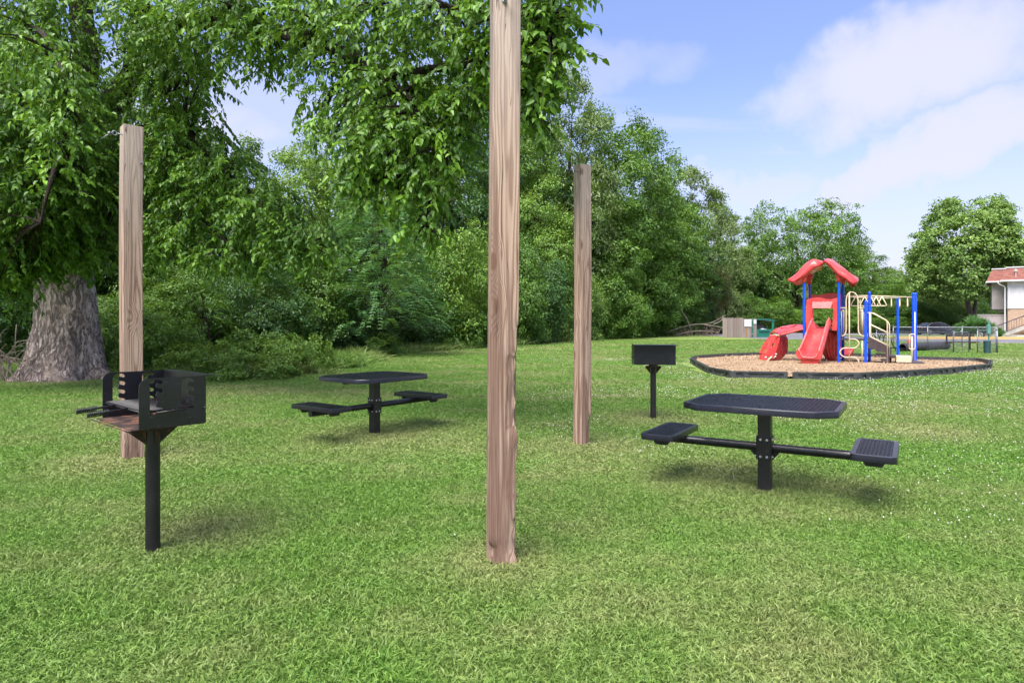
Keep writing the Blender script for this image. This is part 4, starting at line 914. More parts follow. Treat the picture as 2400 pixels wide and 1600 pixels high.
# ================================================================== barbecue grills
def make_grill(loc, rz, label, wid=.60):
    """local frame: +X towards the closed back, opening at -X, width along Y"""
    e = empty('barbecue_grill', loc, label, 'grill', 'pedestal charcoal grills', rz)
    zb, h, dep = .825, .295, .375
    mb = MB(); mb.lathe((0, 0, -.1), [(.043, 0), (.043, .885)], 20); mb.build('pedestal', 'worn', e, angle=30)
    mb = MB(); mb.box((0, 0, .800), (.30, .10, .030)); mb.box((0, 0, .782), (.11, .22, .022))
    for s in (-1, 1): mb.prism([(s * .045, -.004, .68), (s * .15, -.004, .772), (s * .045, -.004, .772)], (0, .008, 0)); mb.prism([(-.004, s * .045, .68), (-.004, s * .12, .772), (-.004, s * .045, .772)], (.008, 0, 0))
    mb.build('swivel_bracket', 'rust', e)
    fb_ = MB()
    fb_.obox((-.018, 0, zb), (dep / 2 + .017, 0, 0), (0, wid / 2 - .003, 0), (0, 0, .003))
    fb_.obox((-dep / 2 - .050, 0, zb - .008), (.018, 0, -.008), (0, wid / 2 - .003, 0), (.001, 0, .003))
    fl = fb_.build('floor_plate', 'rust', e)
    mb = MB(); mb.obox((dep / 2, 0, zb + h / 2), (.003, 0, 0), (0, wid / 2, 0), (0, 0, h / 2)); mb.build('back_wall', 'black', e)
    mb = MB(); mb.prism([(dep / 2 + .004, -wid / 2, zb + h), (dep / 2 + .004, wid / 2, zb + h), (dep / 2 + .10, wid / 2 + .012, zb + h - .010), (dep / 2 + .10, -wid / 2 - .012, zb + h - .010)], (0, 0, .004)); mb.build('rim_flange', 'black', e)
    # side plates with notched slots
    rad = .05; outer = [(-dep / 2, 0), (dep / 2 - .004, 0), (dep / 2 - .004, h), ] + [(-dep / 2 + rad + rad * math.cos(t), h - rad + rad * math.sin(t)) for t in [math.pi / 2 + math.pi / 2 * k / 7 for k in range(8)]]
    def slot(x0):
        w = .036; pts = [(x0, .095), (x0 + .028, .082)]
        for k in range(3):
            zc = .095 + k * .056
            pts += [(x0 + .040, zc + .008), (x0 + .066, zc - .002), (x0 + .076, zc + .010), (x0 + .070, zc + .022), (x0 + .040, zc + .030), (x0 + .032, zc + .040)]
        pts += [(x0 + .040, .266), (x0 + .066, .258), (x0 + .074, .268), (x0 + .060, .282), (x0 + .03, .288), (x0 + .008, .278), (x0, .258)]
        return pts
    holes = [slot(-.130), slot(.045)]; vs, fs = plate(outer, holes, .006)
    for s in (-1, 1):
        mb = MB(); mb.add(place(vs, (0, s * wid / 2, zb), (1, 0, 0), (0, 0, 1), (0, -1, 0)), fs); mb.build('side_plate', 'black', e)
    # grate hung in the lowest notches, with two coil handles
    g = MB(); zg = zb + .105
    for k in range(19): y = -wid / 2 + .02 + (wid - .04) * k / 18; g.tube([(-.17, y, zg), (.18, y, zg)], .0045, 6)
    for x in (-.17, .0, .18): g.tube([(x, -wid / 2 - (.022 if x > -.1 else .0), zg - .008), (x, wid / 2 + (.022 if x > -.1 else 0), zg - .008)], .0055, 6)
    g.tube([(-.105, -wid / 2 - .020, zg - .012), (.075, -wid / 2 - .020, zg - .004)], .0055, 6)
    gr = g.build('grate', 'worn', e, smooth=True)
    for y in (-.10, .13):
        hb = MB(); hb.tube([(-.17, y, zg - .004), (-.27, y, zg - .012), (-.385, y, zg - .022)], .007, 7); hd = hb.build('handle', 'black', gr, smooth=True)
        cb = MB(); N = 90; cb.tube([(-.275 - .11 * t / N, y + .0155 * math.cos(t * .82), zg - .013 - .009 * t / N + .0155 * math.sin(t * .82)) for t in range(N + 1)], .003, 5); cb.build('coil_grip', 'black', hd, smooth=True)
    return e
make_grill(Vector((-2.29, 4.08, 0)), R(47.5), 'near barbecue grill with coil handles, in front of the leftmost wooden post', .69)
make_grill(gnd(1531, 981), R(-95), 'far barbecue grill seen from its closed back, right of the shortest post')

# ================================================================== picnic tables
def rounded(w, d, ch, n=1, r=None):
    a, b = w / 2, d / 2
    if r is None: return [(-a + ch, -b), (a - ch, -b), (a, -b + ch), (a, b - ch), (a - ch, b), (-a + ch, b), (-a, b - ch), (-a, -b + ch)]
    o = []
    for sx, sy, t0 in ((1, -1, -90), (1, 1, 0), (-1, 1, 90), (-1, -1, 180)): o += [(sx * (a - r) + r * math.cos(R(t0 + 90 * k / 5)), sy * (b - r) + r * math.sin(R(t0 + 90 * k / 5))) for k in range(6)]
    return o
def inset(poly, f): return [(x * (1 - f / abs(max(p[0] for p in poly))), y * (1 - f / abs(max(p[1] for p in poly)))) for x, y in poly]
def clip_x(poly, y):
    xs = []
    for i in range(len(poly)):
        (x1, y1), (x2, y2) = poly[i], poly[(i + 1) % len(poly)]
        if (y1 > y) != (y2 > y): xs.append(x1 + (x2 - x1) * (y - y1) / (y2 - y1))
    return (min(xs), max(xs)) if len(xs) >= 2 else None
def grid_top(e, poly, z, c=(0, 0), th=.042, pitch=.032, bar=.011, name='table_top', swap=False):
    """moulded rim + perforated coated-metal infill"""
    inn = inset(poly, .035); m = len(poly); rim = MB(); cx, cy = c
    secs = [[(x + cx, y + cy, z - th) for x, y in poly], [(x + cx, y + cy, z - .006) for x, y in poly], [((x * .994) + cx, (y * .994) + cy, z) for x, y in poly], [(x + cx, y + cy, z) for x, y in inn], [(x + cx, y + cy, z - .012) for x, y in inn], [(x * .985 + cx, y * .985 + cy, z - th) for x, y in poly]]
    vs = [p for q in secs for p in q]; fs = [(i * m + k, i * m + (k + 1) % m, ((i + 1) % 6) * m + (k + 1) % m, ((i + 1) % 6) * m + k) for i in range(6) for k in range(m)]
    rim.add(vs, fs); t = rim.build(name, 'plast', e, angle=40)
    g = MB(); ext = max(p[1] for p in inn); ex2 = max(p[0] for p in inn)
    y = -ext + pitch / 2
    while y < ext:
        cl_ = clip_x(inn, y)
        if cl_: g.obox(((cl_[0] + cl_[1]) / 2 + cx, y + cy, z - .006), ((cl_[1] - cl_[0]) / 2, 0, 0), (0, bar / 2, 0), (0, 0, .005))
        y += pitch
    sw = [(b, a) for a, b in inn]; x = -ex2 + pitch / 2
    while x < ex2:
        cl_ = clip_x(sw, x)
        if cl_: g.obox((x + cx, (cl_[0] + cl_[1]) / 2 + cy, z - .0075), (bar / 2, 0, 0), (0, (cl_[1] - cl_[0]) / 2, 0), (0, 0, .005))
        x += pitch
    tag(g.build('mesh_infill', 'plast', t), kind='stuff'); return t
def make_table(loc, rz, label):
    e = empty('picnic_table', loc, label, 'picnic table', 'black pedestal picnic tables', rz)     # seats along local X
    mb = MB(); mb.box((0, 0, .31), (.105, .105, .83), 0); po = mb.build('pedestal', 'worn', e, bevel=.008)
    mb = MB()
    for s in (-1, 1): mb.box((s * .0575, 0, .375), (.008, .125, .20)); mb.box((0, s * .0575, .375), (.102, .008, .20))
    co = mb.build('collar', 'worn', e)
    for sy in (-1, 1):
        for bx in (-.026, .026):
            for bz in (.30, .445):
                b = MB(); b.lathe((bx, sy * .062, bz), [(.011, 0), (.011, .003), (.0065, .004), (.0065, .012)], 8, axis=(0, sy, 0)); b.build('bolt', 'bolt', co)
    for sx in (-1, 1):
        for bx in (-.026, .026):
            for bz in (.30, .445):
                b = MB(); b.lathe((sx * .062, bx, bz), [(.011, 0), (.011, .003), (.0065, .004), (.0065, .012)], 8, axis=(sx, 0, 0)); b.build('bolt', 'bolt', co)
    t = grid_top(e, rounded(1.20, 1.02, .15), .765, th=.05)
    mb = MB()
    for s in (-1, 1): mb.prism([(s * .32, -.42, .715), (s * .32, .42, .715), (s * .32, .35, .69), (s * .32, -.35, .69)], (.006, 0, 0))
    mb.bar((-.5, 0, .70), (.5, 0, .70), .05, .028); mb.build('top_support', 'worn', e)
    for s in (-1, 1):
        mb = MB(); mb.tube([(s * .055, 0, .375), (s * .98, 0, .375)], .037, 14); mb.build('seat_arm', 'black', e, angle=40)
        mb = MB(); mb.prism([(s * .06, -.004, .34), (s * .06, -.004, .27), (s * .12, -.004, .335)], (0, .008, 0)); mb.build('gusset', 'worn', e)
        st = grid_top(e, rounded(.31, .80, 0, r=.05), .46, (s * .83, 0), .05, .027, .010, 'seat')
        mb = MB()
        for yy in (-.27, .27): mb.prism([(s * .83 - .09, yy, .412), (s * .83 + .09, yy, .412), (s * .83 + .055, yy, .355), (s * .83 - .055, yy, .355)], (0, .03, 0))
        mb.box((s * .83, 0, .395), (.04, .56, .03)); mb.build('seat_bracket', 'worn', st)
    return e
tL = at(878, YH, 8.3); tL.z = 0; tR = at(1793, YH, 5.52); tR.z = 0
make_table(tL, R(53), 'left black picnic table, between the leftmost post and the centre post')
make_table(tR, R(-32), 'right black picnic table, in front of the playground')

# ================================================================== playground border
bo = empty('playground_border', cen, 'dark grey plastic border panels around the wood chip bed', 'border')
for i in range(len(BORDER)):
    a, b = BORDER[i].copy(), BORDER[(i + 1) % len(BORDER)].copy(); L = (b - a).length; nseg = max(1, round(L / 2.6))
    for k in range(nseg):
        p, q = a + (b - a) * (k / nseg), a + (b - a) * ((k + 1) / nseg); d = (q - p).normalized()
        gap = .13 if (i == 3 and k == 0) else .02; p = p + d * gap; q = q - d * .02; ln = (q - p).length; out = Vector((d.y, -d.x, 0))
        if out.dot((p + q) / 2 - cen) < 0: out = -out
        up = Vector((0, 0, 1)); m = (p + q) / 2; mb = MB(); z0, z1 = -.03, .185
        mb.obox(m + up * ((z0 + z1) / 2) - out * .03, d * ln / 2, out * .028, up * (z1 - z0) / 2)
        mb.obox(m + up * (z1 - .022), d * ln / 2, out * .032, up * .022); mb.obox(m + up * .012, d * ln / 2, out * .030, up * .03)
        for e_ in (p + d * .05, q - d * .05): mb.obox(e_ + up * .09, d * .05, out * .028, up * .09)
        nr = max(2, int(ln / .62))
        for j in range(nr):
            c0 = p + d * (ln * (j + .5) / nr); s = 1 if j % 2 else -1
            mb.prism([c0 + d * (-.09 - .07 * s) + up * .04, c0 + d * (.05 - .07 * s) + up * .04, c0 + d * (.09 + .07 * s) + up * .145, c0 + d * (-.05 + .07 * s) + up * .145], out * .022)
        mb.build('border_panel', 'timber', bo, world=True)
        if k == 0:
            st = MB(); st.lathe(p + up * .1 - d * .012, [(.028, -.1), (.028, .075), (.02, .09)], 8); st.build('stake', 'timber', bo, world=True)

# ================================================================== play structure
TH = R(28.5); VV = Vector((math.sin(TH), math.cos(TH), 0)); UU = Vector((math.cos(TH), -math.sin(TH), 0)); D0 = 24.4; UP = Vector((0, 0, 1))
def PP(cx, cy, d=0.0):                 # pixel of an enlarged crop -> point on the plane d metres behind the tower's front
    x, y = cx / 5.059 + 1740, cy / 5.059 + 590; ray = Vector(((x - 1200) / F, 1, -(y - YH) / F)); t = (D0 + d) / (ray.x * VV.x + ray.y * VV.y)
    return Vector((0, 0, HC)) + ray * t
ps = empty('play_structure', PP(1143, 1340) * 1.0 - UP * PP(1143, 1340).z, 'red, blue and beige play structure with slides and twin red roof wings', 'play structure')
def PB(mb, name, mat, parent=None, **k):
    o = mb.build(name, mat, ps, world=True, **k)
    if parent: o.parent = parent
    return o
def post(cx, top, d, r=.046, cap=True, low=-.15):
    b = PP(cx, 1340, d); tz = PP(cx, top, d).z; mb = MB(); mb.tube([(b.x, b.y, low), (b.x, b.y, tz)], r, 14)
    o = PB(mb, 'upright_post', 'blue', angle=40)
    if cap: c = MB(); c.lathe((b.x, b.y, tz), [(r * 1.06, -.03), (r * 1.06, .0), (r * .85, .03), (r * .3, .045)], 12); PB(c, 'post_cap', 'blue', o, smooth=True)
    return Vector((b.x, b.y, 0)), tz
DP = 1.22
P1, z1_ = post(733, 300, 0, cap=False); P3, z3_ = post(1143, 300, 0, cap=False)
P2, z2_ = post(795, 300, DP, cap=False); P4, z4_ = post(1193, 300, DP, cap=False)
P5, _ = post(1462, 592, 0); P6, _ = post(1506, 487, DP * .9)
P7, _ = post(1843, 545, 5.2); P8, _ = post(2028, 500, 1.9); P9, _ = post(2053, 500, 2.4)
def tub(pts, d, r=.019, mat='tan', name='rail', fl=.07, seg=8):
    q = [PP(p[0], p[1], p[2] if len(p) > 2 else d) for p in pts]; mb = MB(); mb.tube(fillet(q, fl, 6) if len(q) > 2 else q, r, seg); return PB(mb, name, mat, smooth=True)
# decks
def deck(corners, z, name):
    c = sum(corners, Vector()) / 4; mb = MB(); mb.prism([Vector((p.x, p.y, z - .06)) + (c - p).normalized() * .03 for p in corners], (0, 0, .06)); return PB(mb, name, 'brown', bevel=.01)
HI, LO = 1.22, .90
deck([P1, P3, P4, P2], HI, 'upper_deck'); deck([P3, P5, P6, P4], LO, 'lower_deck')
mb = MB(); mb.prism([Vector((p.x, p.y, LO)) for p in (P3, P4, P4 + VV * .02, P3 - VV * .02)], (0, 0, HI - LO - .06)); PB(mb, 'riser_panel', 'brown')
# roof wings
def wing(top, bot, flip, c0, name):
    ctr = PP(c0[0], c0[1], .6)
    def uz(p): q = PP(p[0], p[1], .6) - ctr; return q.dot(UU), q.z
    T = [uz(p) for p in top]; B = [uz(p) for p in bot]
    def res(a, n=13):
        v = smoothpath([Vector((x, 0, z)) for x, z in a], 8); return [(v[int(round(k * (len(v) - 1) / (n - 1)))].x, v[int(round(k * (len(v) - 1) / (n - 1)))].z) for k in range(n)]
    T, B = res(T), res(B); ring = T + B; secs = []
    for d, dz, s, th in [(-.22, -.10, .70, .35), (-.17, -.05, .90, .8), (-.02, .0, 1.0, 1), (.35, .06, 1.04, 1), (.7, .08, 1.02, 1), (1.1, .02, .98, 1), (1.28, -.04, .88, .8), (1.34, -.10, .68, .35)]:
        mid = [((a[0] + b[0]) / 2, (a[1] + b[1]) / 2) for a, b in zip(T, reversed(B))]
        sec = []
        for k, (x, z) in enumerate(ring):
            mk = mid[k] if k < 13 else mid[25 - k]
            sec.append(ctr + UU * x * s + UP * (mk[1] + (z - mk[1]) * th + dz + .035 * math.sin(x * 7 + d * 5)) + VV * (d - .6 + .02))
        secs.append(sec)
    mb = MB(); mb.sweep(secs); return PB(mb, name, 'red', smooth=True)
wl = wing([(552, 345), (640, 285), (735, 190), (825, 122), (895, 116), (953, 146)], [(950, 176), (890, 215), (825, 262), (735, 305), (650, 350), (566, 362)], 0, (760, 240), 'roof_wing')
wr = wing([(978, 120), (1010, 112), (1085, 135), (1160, 195), (1260, 262), (1376, 348)], [(1365, 370), (1260, 338), (1180, 300), (1110, 250), (1040, 190), (980, 145)], 1, (1160, 240), 'roof_wing')
for P, w in ((P1, wl), (P2, wl), (P3, wr), (P4, wr)):
    mb = MB(); zt = PP(1143, 352, 0).z; mb.lathe((P.x, P.y, zt - .01), [(.066, 0), (.074, .1), (.10, .22), (.16, .34)], 14); PB(mb, 'post_sleeve', 'red', w, smooth=True)
# arch panel over the slide, rear panel
def panel(outer, holes, d, thick, mat, name, **k):
    o0 = PP(outer[0][0], outer[0][1], d)
    f = lambda p: ((PP(p[0], p[1], d) - o0).dot(UU), (PP(p[0], p[1], d) - o0).z)
    vs, fs = plate([f(p) for p in outer], [[f(p) for p in h] for h in holes], thick); mb = MB(); mb.add(place(vs, o0, UU, UP, -VV), fs); return PB(mb, name, mat, **k)
topw = [(762, 568), (800, 556), (850, 545), (905, 543), (960, 552), (1010, 562), (1060, 562), (1100, 552), (1125, 545)]
panel(topw + [(1122, 932), (1062, 932), (1072, 800), (1078, 670), (840, 670), (842, 800), (822, 932), (758, 920), (752, 800)], [], .02, .07, 'red', 'slide_arch', bevel=.012)
mb = MB(); q = [PP(826, 592, -.06), PP(1074, 592, -.06), PP(1050, 668, -.26), PP(824, 668, -.26)]; mb.prism(q, VV * .05 + UP * .012); PB(mb, 'arch_hood', 'red', bevel=.012)
panel([(806, 502), (870, 512), (920, 510), (990, 495), (1060, 488), (1130, 492), (1182, 502), (1182, 700), (1120, 700), (1120, 640), (860, 640), (806, 640)], [], DP, .05, 'red', 'rear_panel', bevel=.01)
tub([(752, 560), (752, 410), (770, 392), (778, 410), (778, 560)], .55, .016, fl=.05)
# main slide
T0 = PP(930, 905, -.02); T0.z = HI + .01; B0 = PP(788, 1290, -1.5); B0.z = .30; secs = []; dirh = (B0 - T0); dirh.z = 0; run = dirh.length; dirh.normalize(); lat = Vector((-dirh.y, dirh.x, 0))
if lat.dot(UU) < 0: lat = -lat
sec2 = [(-.33, -.04), (-.38, .14), (-.35, .25), (-.30, .275), (-.255, .22), (-.20, .04), (-.1, .0), (.1, .0), (.20, .04), (.255, .22), (.30, .275), (.35, .25), (.38, .14), (.33, -.04), (.2, -.05), (-.2, -.05)]
NS = 26
for i in range(NS + 1):
    t = i / NS; s = t * run; zt = HI + (.30 - HI) * (3 * t * t - 2 * t ** 3) * .35 + (.30 - HI) * .65 * min(1, max(0, (t - .04) / .86)) + .03 * math.sin(t * 9.5) * (1 - t)
    n = (UP * .85 + dirh * .5 * (0 if t > .92 or t < .05 else 1)).normalized(); c = T0 + dirh * s; c.z = zt; wsc = .86 + .14 * t + (.06 if t > .85 else 0); hs = 1.0 if t > .1 else 1.35 - 3.5 * t
    secs.append([c + lat * x * wsc + n * y * (hs if y > .1 else 1) for x, y in sec2])
mb = MB(); mb.sweep(secs); sld = PB(mb, 'slide', 'red', smooth=True); sld.data.set_sharp_from_angle(angle=R(60))
mb = MB(); e0 = T0 + dirh * (run - .10); e0.z = 0; mb.sweep([[e0 + lat * x + dirh * y + UP * .03 for x, y in ((-.25, -.25), (.25, -.25), (.25, .02), (-.25, .02))], [e0 + lat * x + dirh * y + UP * .26 for x, y in ((-.29, -.30), (.29, -.30), (.29, .05), (-.29, .05))]]); PB(mb, 'slide_foot', 'red', sld, bevel=.02)
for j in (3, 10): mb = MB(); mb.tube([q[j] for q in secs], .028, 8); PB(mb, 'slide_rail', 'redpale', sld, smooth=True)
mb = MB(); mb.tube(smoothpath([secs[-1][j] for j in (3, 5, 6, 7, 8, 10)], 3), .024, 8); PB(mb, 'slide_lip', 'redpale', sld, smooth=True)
# second, curved slide off the back of the tower
pts = [PP(985, 905, 1.0), PP(990, 960, 1.35), PP(1010, 1040, 1.75), PP(1060, 1130, 2.05), PP(1130, 1200, 2.1), PP(1220, 1235, 1.95)]
path = smoothpath(pts, 5); secs = []
for i, c in enumerate(path):
    d = (path[min(i + 1, len(path) - 1)] - path[max(i - 1, 0)]).normalized(); l = d.cross(UP).normalized(); n = l.cross(d).normalized()
    secs.append([c + l * x + n * y for x, y in [(-.40, .0), (-.44, .22), (-.40, .27), (-.35, .22), (-.22, .05), (.22, .05), (.35, .22), (.40, .27), (.44, .22), (.40, .0), (.22, -.06), (.1, -.02), (0, -.07), (-.1, -.02), (-.22, -.06)]])
mb = MB(); mb.sweep(secs); s2 = PB(mb, 'curved_slide', 'red', smooth=True)
mb = MB(); c = PP(1050, 1290, 1.5); 
q = [PP(948, 940, .35), PP(1118, 940, .35), PP(1122, 1060, .5), PP(1126, 1200, .75), PP(1122, 1285, .8), PP(1000, 1290, .8), PP(960, 1240, .75), PP(930, 1200, .7), PP(936, 1060, .5)]
secs = []
for j in range(9):
    t = j / 8; row = []
    for k in range(25):
        w = k / 24; x0 = [948, 942, 938, 934, 930, 934, 948, 975, 990][j]; x1 = [1118, 1119, 1120, 1121, 1122, 1123, 1123, 1122, 1120][j]; y = 938 + (1290 - 938) * t
        row.append(PP(x0 + (x1 - x0) * w, y, .55 + .5 * t - .25 * math.sin(math.pi * w) + .035 * math.sin(w * 30)))
    secs.append(row + [p + VV * .05 for p in reversed(row)])
mb.sweep(secs); PB(mb, 'slide_shell', 'red', s2, smooth=True)
mb = MB(); qa, qb = PP(990, 1250, .95), PP(1120, 1250, .95); mb.prism([Vector((qa.x, qa.y, .02)), Vector((qb.x, qb.y, .02)), Vector((qb.x, qb.y, .22)), Vector((qa.x, qa.y, .22))], VV * .3); PB(mb, 'slide_base', 'red', s2, bevel=.02)
# arch climber on the left
def skin(rows, thick, name, holes=None, mat='red'):
    """rows: grid of 3-D points -> thick shell, cells listed in holes left open"""
    n, m = len(rows), len(rows[0]); holes = holes or set(); P = rows
    nor = (P[0][-1] - P[0][0]).cross(P[-1][0] - P[0][0]).normalized() * thick; vs = [p for r_ in P for p in r_] + [p + nor for r_ in P for p in r_]; o = n * m; fs = []
    cell = lambda i, j: 0 <= i < n - 1 and 0 <= j < m - 1 and (i, j) not in holes
    for i in range(n - 1):
        for j in range(m - 1):
            if not cell(i, j): continue
            a, b, c, d = i * m + j, i * m + j + 1, (i + 1) * m + j + 1, (i + 1) * m + j; fs += [(a, b, c, d), (o + a, o + d, o + c, o + b)]
            for (ii, jj), (e, f) in (((i - 1, j), (a, b)), ((i, j + 1), (b, c)), ((i + 1, j), (c, d)), ((i, j - 1), (d, a))):
                if not cell(ii, jj): fs.append((e, e + o, f + o, f))
    mb = MB(); mb.add(vs, fs); return PB(mb, name, mat)
def lerp(a, b, t): return a + (b - a) * t
def quad_rows(A, B, n, m, bulge=Vector()):
    rows = []
    for i in range(n):
        t = i / (n - 1) * (len(A) - 1); k = min(int(t), len(A) - 2); f = t - k; l, r_ = lerp(A[k], A[k + 1], f), lerp(B[k], B[k + 1], f)
        rows.append([lerp(l, r_, j / (m - 1)) + bulge * math.sin(math.pi * j / (m - 1)) for j in range(m)])
    return rows
A = [PP(335, 985, .75), PP(285, 1040, .7), PP(235, 1110, .62), PP(204, 1190, .55), PP(200, 1255, .5), PP(206, 1326, .45)]
B = [PP(432, 985, .0), PP(428, 1030, -.02), PP(405, 1110, -.06), PP(372, 1200, -.1), PP(345, 1262, -.12), PP(262, 1330, -.12)]
cl1 = skin(quad_rows(A, B, 13, 9, -UU * .03), .05, 'climber_panel', {(4, 2), (5, 2), (6, 2), (6, 3), (7, 3), (4, 5), (5, 5), (4, 6), (9, 5), (9, 6)})
for pts in ([(432, 988, -.02), (395, 1040, .12), (345, 1110, .2), (350, 1180, .1), (368, 1232, -.08)], [(330, 990, .72), (345, 1060, .45), (352, 1140, .2), (368, 1232, -.08)], [(204, 1195, .52), (280, 1205, .25), (365, 1232, -.1)]):
    mb = MB(); mb.tube(smoothpath([PP(*p) for p in pts], 6), .035, 7); PB(mb, 'rib', 'red', cl1, smooth=True)
A2 = [PP(436, 990, .0), PP(430, 1060, -.02), PP(408, 1150, -.04), PP(380, 1230, -.06), PP(330, 1300, -.06)]
B2 = [PP(515, 985, .6), PP(541, 1030, .7), PP(541, 1120, .72), PP(536, 1190, .72), PP(440, 1300, .45)]
cl2 = skin(quad_rows(A2, B2, 11, 7), .05, 'climber_panel', {(3, 2), (8, 0), (8, 1)})
A3 = [PP(335, 980, .8), PP(380, 938, .85), PP(470, 902, .85), PP(590, 880, .8), PP(680, 878, .75), PP(722, 892, .7)]
B3 = [PP(436, 985, .0), PP(500, 972, .0), PP(570, 955, .0), PP(640, 935, .0), PP(690, 922, .0), PP(722, 915, .0)]
cl3 = skin(quad_rows(A3, B3, 13, 8, UP * .05), .06, 'climber_arch', {(3, 2), (3, 3), (4, 3), (6, 4), (7, 4), (8, 3), (7, 3)})
for r_ in (quad_rows(A3, B3, 13, 2), ):
    for j in (0, 1): mb = MB(); mb.tube([q[j] for q in r_], .04, 8); PB(mb, 'rib', 'red', cl3, smooth=True)
tub([(328, 992, .78), (380, 990, .4), (436, 992, -.03)], 0, .03, 'tan', 'climber_joint'); tub([(436, 992, -.03), (515, 985, .6)], 0, .02, 'tan', 'climber_joint')
tub([(262, 1332, -.13), (310, 1280, -.14), (350, 1240, -.14)], 0, .028, 'tan', 'climber_joint')
for (x, y) in ((400, 1212), (392, 1240), (278, 1248)): c = PP(x, y, -.12); mb = MB(); mb.lathe(c, [(.03, 0), (.03, .05), (.015, .06)], 10, axis=-VV); PB(mb, 'bolt_cap', 'white', cl1)
# loop climber in front of the low deck
tub([(1180, 1000), (1215, 985), (1230, 940), (1230, 560), (1245, 505), (1282, 474), (1335, 486), (1370, 540), (1375, 940), (1392, 985), (1440, 1003)], -.03, .019, fl=.1, name='climber_loop')
tub([(1268, 478), (1268, 1356)], -.05, .021, name='climber_pole')
tub([(1268, 1036), (1350, 1036), (1390, 1085), (1350, 1140), (1190, 1140), (1146, 1190), (1190, 1246), (1345, 1250), (1388, 1302), (1345, 1356), (1290, 1356)], -.05, .019, fl=.16, name='climber_loop')
tub([(1420, 1040), (1420, 1345)], .05, .02, name='climber_pole'); tub([(1420, 680), (1420, 1000)], 1.0, .03, name='rail')
for pts in ([(1160, 664), (1228, 664)], [(1376, 664), (1446, 664)]): tub(pts, -.02, .015)
tub([(1176, 990), (1176, 715), (1190, 690), (1203, 690), (1203, 970)], .05, .016, fl=.05); tub([(1396, 985), (1396, 560), (1400, 700), (1440, 720), (1440, 985)], .4, .016, fl=.05)
# overhead ladder
tub([(1200, 522, 1.1), (1500, 522, 1.15), (2012, 540, 1.9)], 0, .022, fl=.2, name='ladder_rail'); tub([(1215, 530, 1.5), (1540, 548, 2.2), (1840, 548, 5.1)], 0, .02, fl=.2, name='ladder_rail')
for x, w, d in ((1345, 62, 1.0), (1450, 58, 1.15), (1520, 56, 1.2), (1585, 54, 1.25), (1655, 56, 1.3)):
    tub([(x, 528, d), (x - w, 632, d), (x - w + 12, 641, d), (x + w - 12, 641, d), (x + w, 632, d), (x, 528, d)], d, .017, fl=.06, name='trapeze_loop')
for x, d in ((1766, 1.6), (1864, 1.75), (1957, 1.85)):
    c = PP(x, 540, d); s = VV; q = [c, c - UP * .30 + s * .16, c - UP * .33 + s * .12, c - UP * .33 - s * .12, c - UP * .30 - s * .16, c]; mb = MB(); mb.tube(fillet(q, .05, 5), .017, 8); PB(mb, 'trapeze_loop', 'tan', smooth=True)
# stairs
for d in (.0, .85):
    o = 0 if d == 0 else 26
    panel([(1490 + o, 1010), (1490 + o, 1140), (1560 + o, 1150), (1600 + o, 1188), (1690 + o, 1192), (1706 + o, 1245), (1722 + o, 1345), (1742 + o, 1345), (1742 + o, 1150), (1500 + o, 1008)], [], d, .03, 'brown', 'stair_stringer')
    tub([(1482 + o, 722), (1540 + o * .6, 726), (1712, 815), (1718 + o, 860), (1718 + o, 1340)], d, .019, fl=.12, name='handrail'); tub([(1508 + o * .5, 726), (1508 + o * .5, 1005), (1725 + o * .6, 1112)], d, .016, fl=.05, name='handrail'); tub([(1508 + o * .5, 858), (1728 + o * .5, 966)], d, .016, name='handrail')
for k in range(4):
    a = PP(1520 + 58 * k, 1020, .02); z = LO - .19 * (k + 1) + .05; b = PP(1520 + 58 * k, 1020, .85); mb = MB(); mb.obox(Vector(((a.x + b.x) / 2, (a.y + b.y) / 2, z)), UU * .13, VV * .40, UP * .02); PB(mb, 'stair_tread', 'brown')
# transfer step at the right end
def slab(x0, x1, y0, y1, d0, d1, mat, name, **k):
    a, b = PP(x0, y0, d0), PP(x1, y1, d0); w = (b - a).dot(UU); mb = MB(); mb.prism([a, a + UU * w, a + UU * w + UP * (b.z - a.z), a + UP * (b.z - a.z)], VV * (d1 - d0)); return PB(mb, name, mat, **k)
slab(1722, 1822, 1226, 1254, .3, 1.1, 'brown', 'step_tread', bevel=.008); slab(1824, 2006, 1236, 1312, .35, 1.1, 'tan', 'step_box', bevel=.008); slab(1824, 2160, 1306, 1352, .3, 1.3, 'brown', 'step_base', bevel=.01)
tub([(1978, 1140), (1978, 990), (1995, 976), (2035, 976), (2048, 990), (2048, 1140), (2030, 1156), (1995, 1156), (1978, 1140)], .9, .017, fl=.05, name='hand_loop')
tub([(2046, 712), (2046, 1318)], 1.5, .014, 'white', name='hand_bar'); tub([(2010, 1000), (2010, 1320)], 1.0, .034, 'tan', name='climber_pole')

# ================================================================== dumpster corner
def C7(x, y, Y): return at(x / 9.8 + 1660, y / 9.8 + 700, Y)
fy = 60.0; pf = empty('plank_fence', Vector((C7(660, 0, fy).x, fy, 0)), 'weathered grey plank fence screening the dumpster', 'fence'); rb = random.Random(9)
def boards(x0, x1, n, topy, par):
    for k in range(n):
        a, b = C7(x0 + (x1 - x0) * k / n, 0, fy).x, C7(x0 + (x1 - x0) * (k + 1) / n, 0, fy).x; h = C7(0, topy + rb.uniform(-6, 10), fy).z; mb = MB(); dx_ = (b - a) * .06
        w = b - a - dx_; mb.prism([(0, 0, -.05), (w, 0, -.05), (w, 0, h - .03), (w - .02, 0, h), (.02, 0, h), (0, 0, h - .03)], (0, .025, 0))
        o = mb.build('plank', 'board', par); o.location = (a + dx_ / 2 - par.location.x, rb.uniform(-.012, .012), 0)
boards(330, 815, 19, 437, pf); boards(822, 990, 6, 462, pf); boards(1035, 1112, 3, 455, pf)
mb = MB()
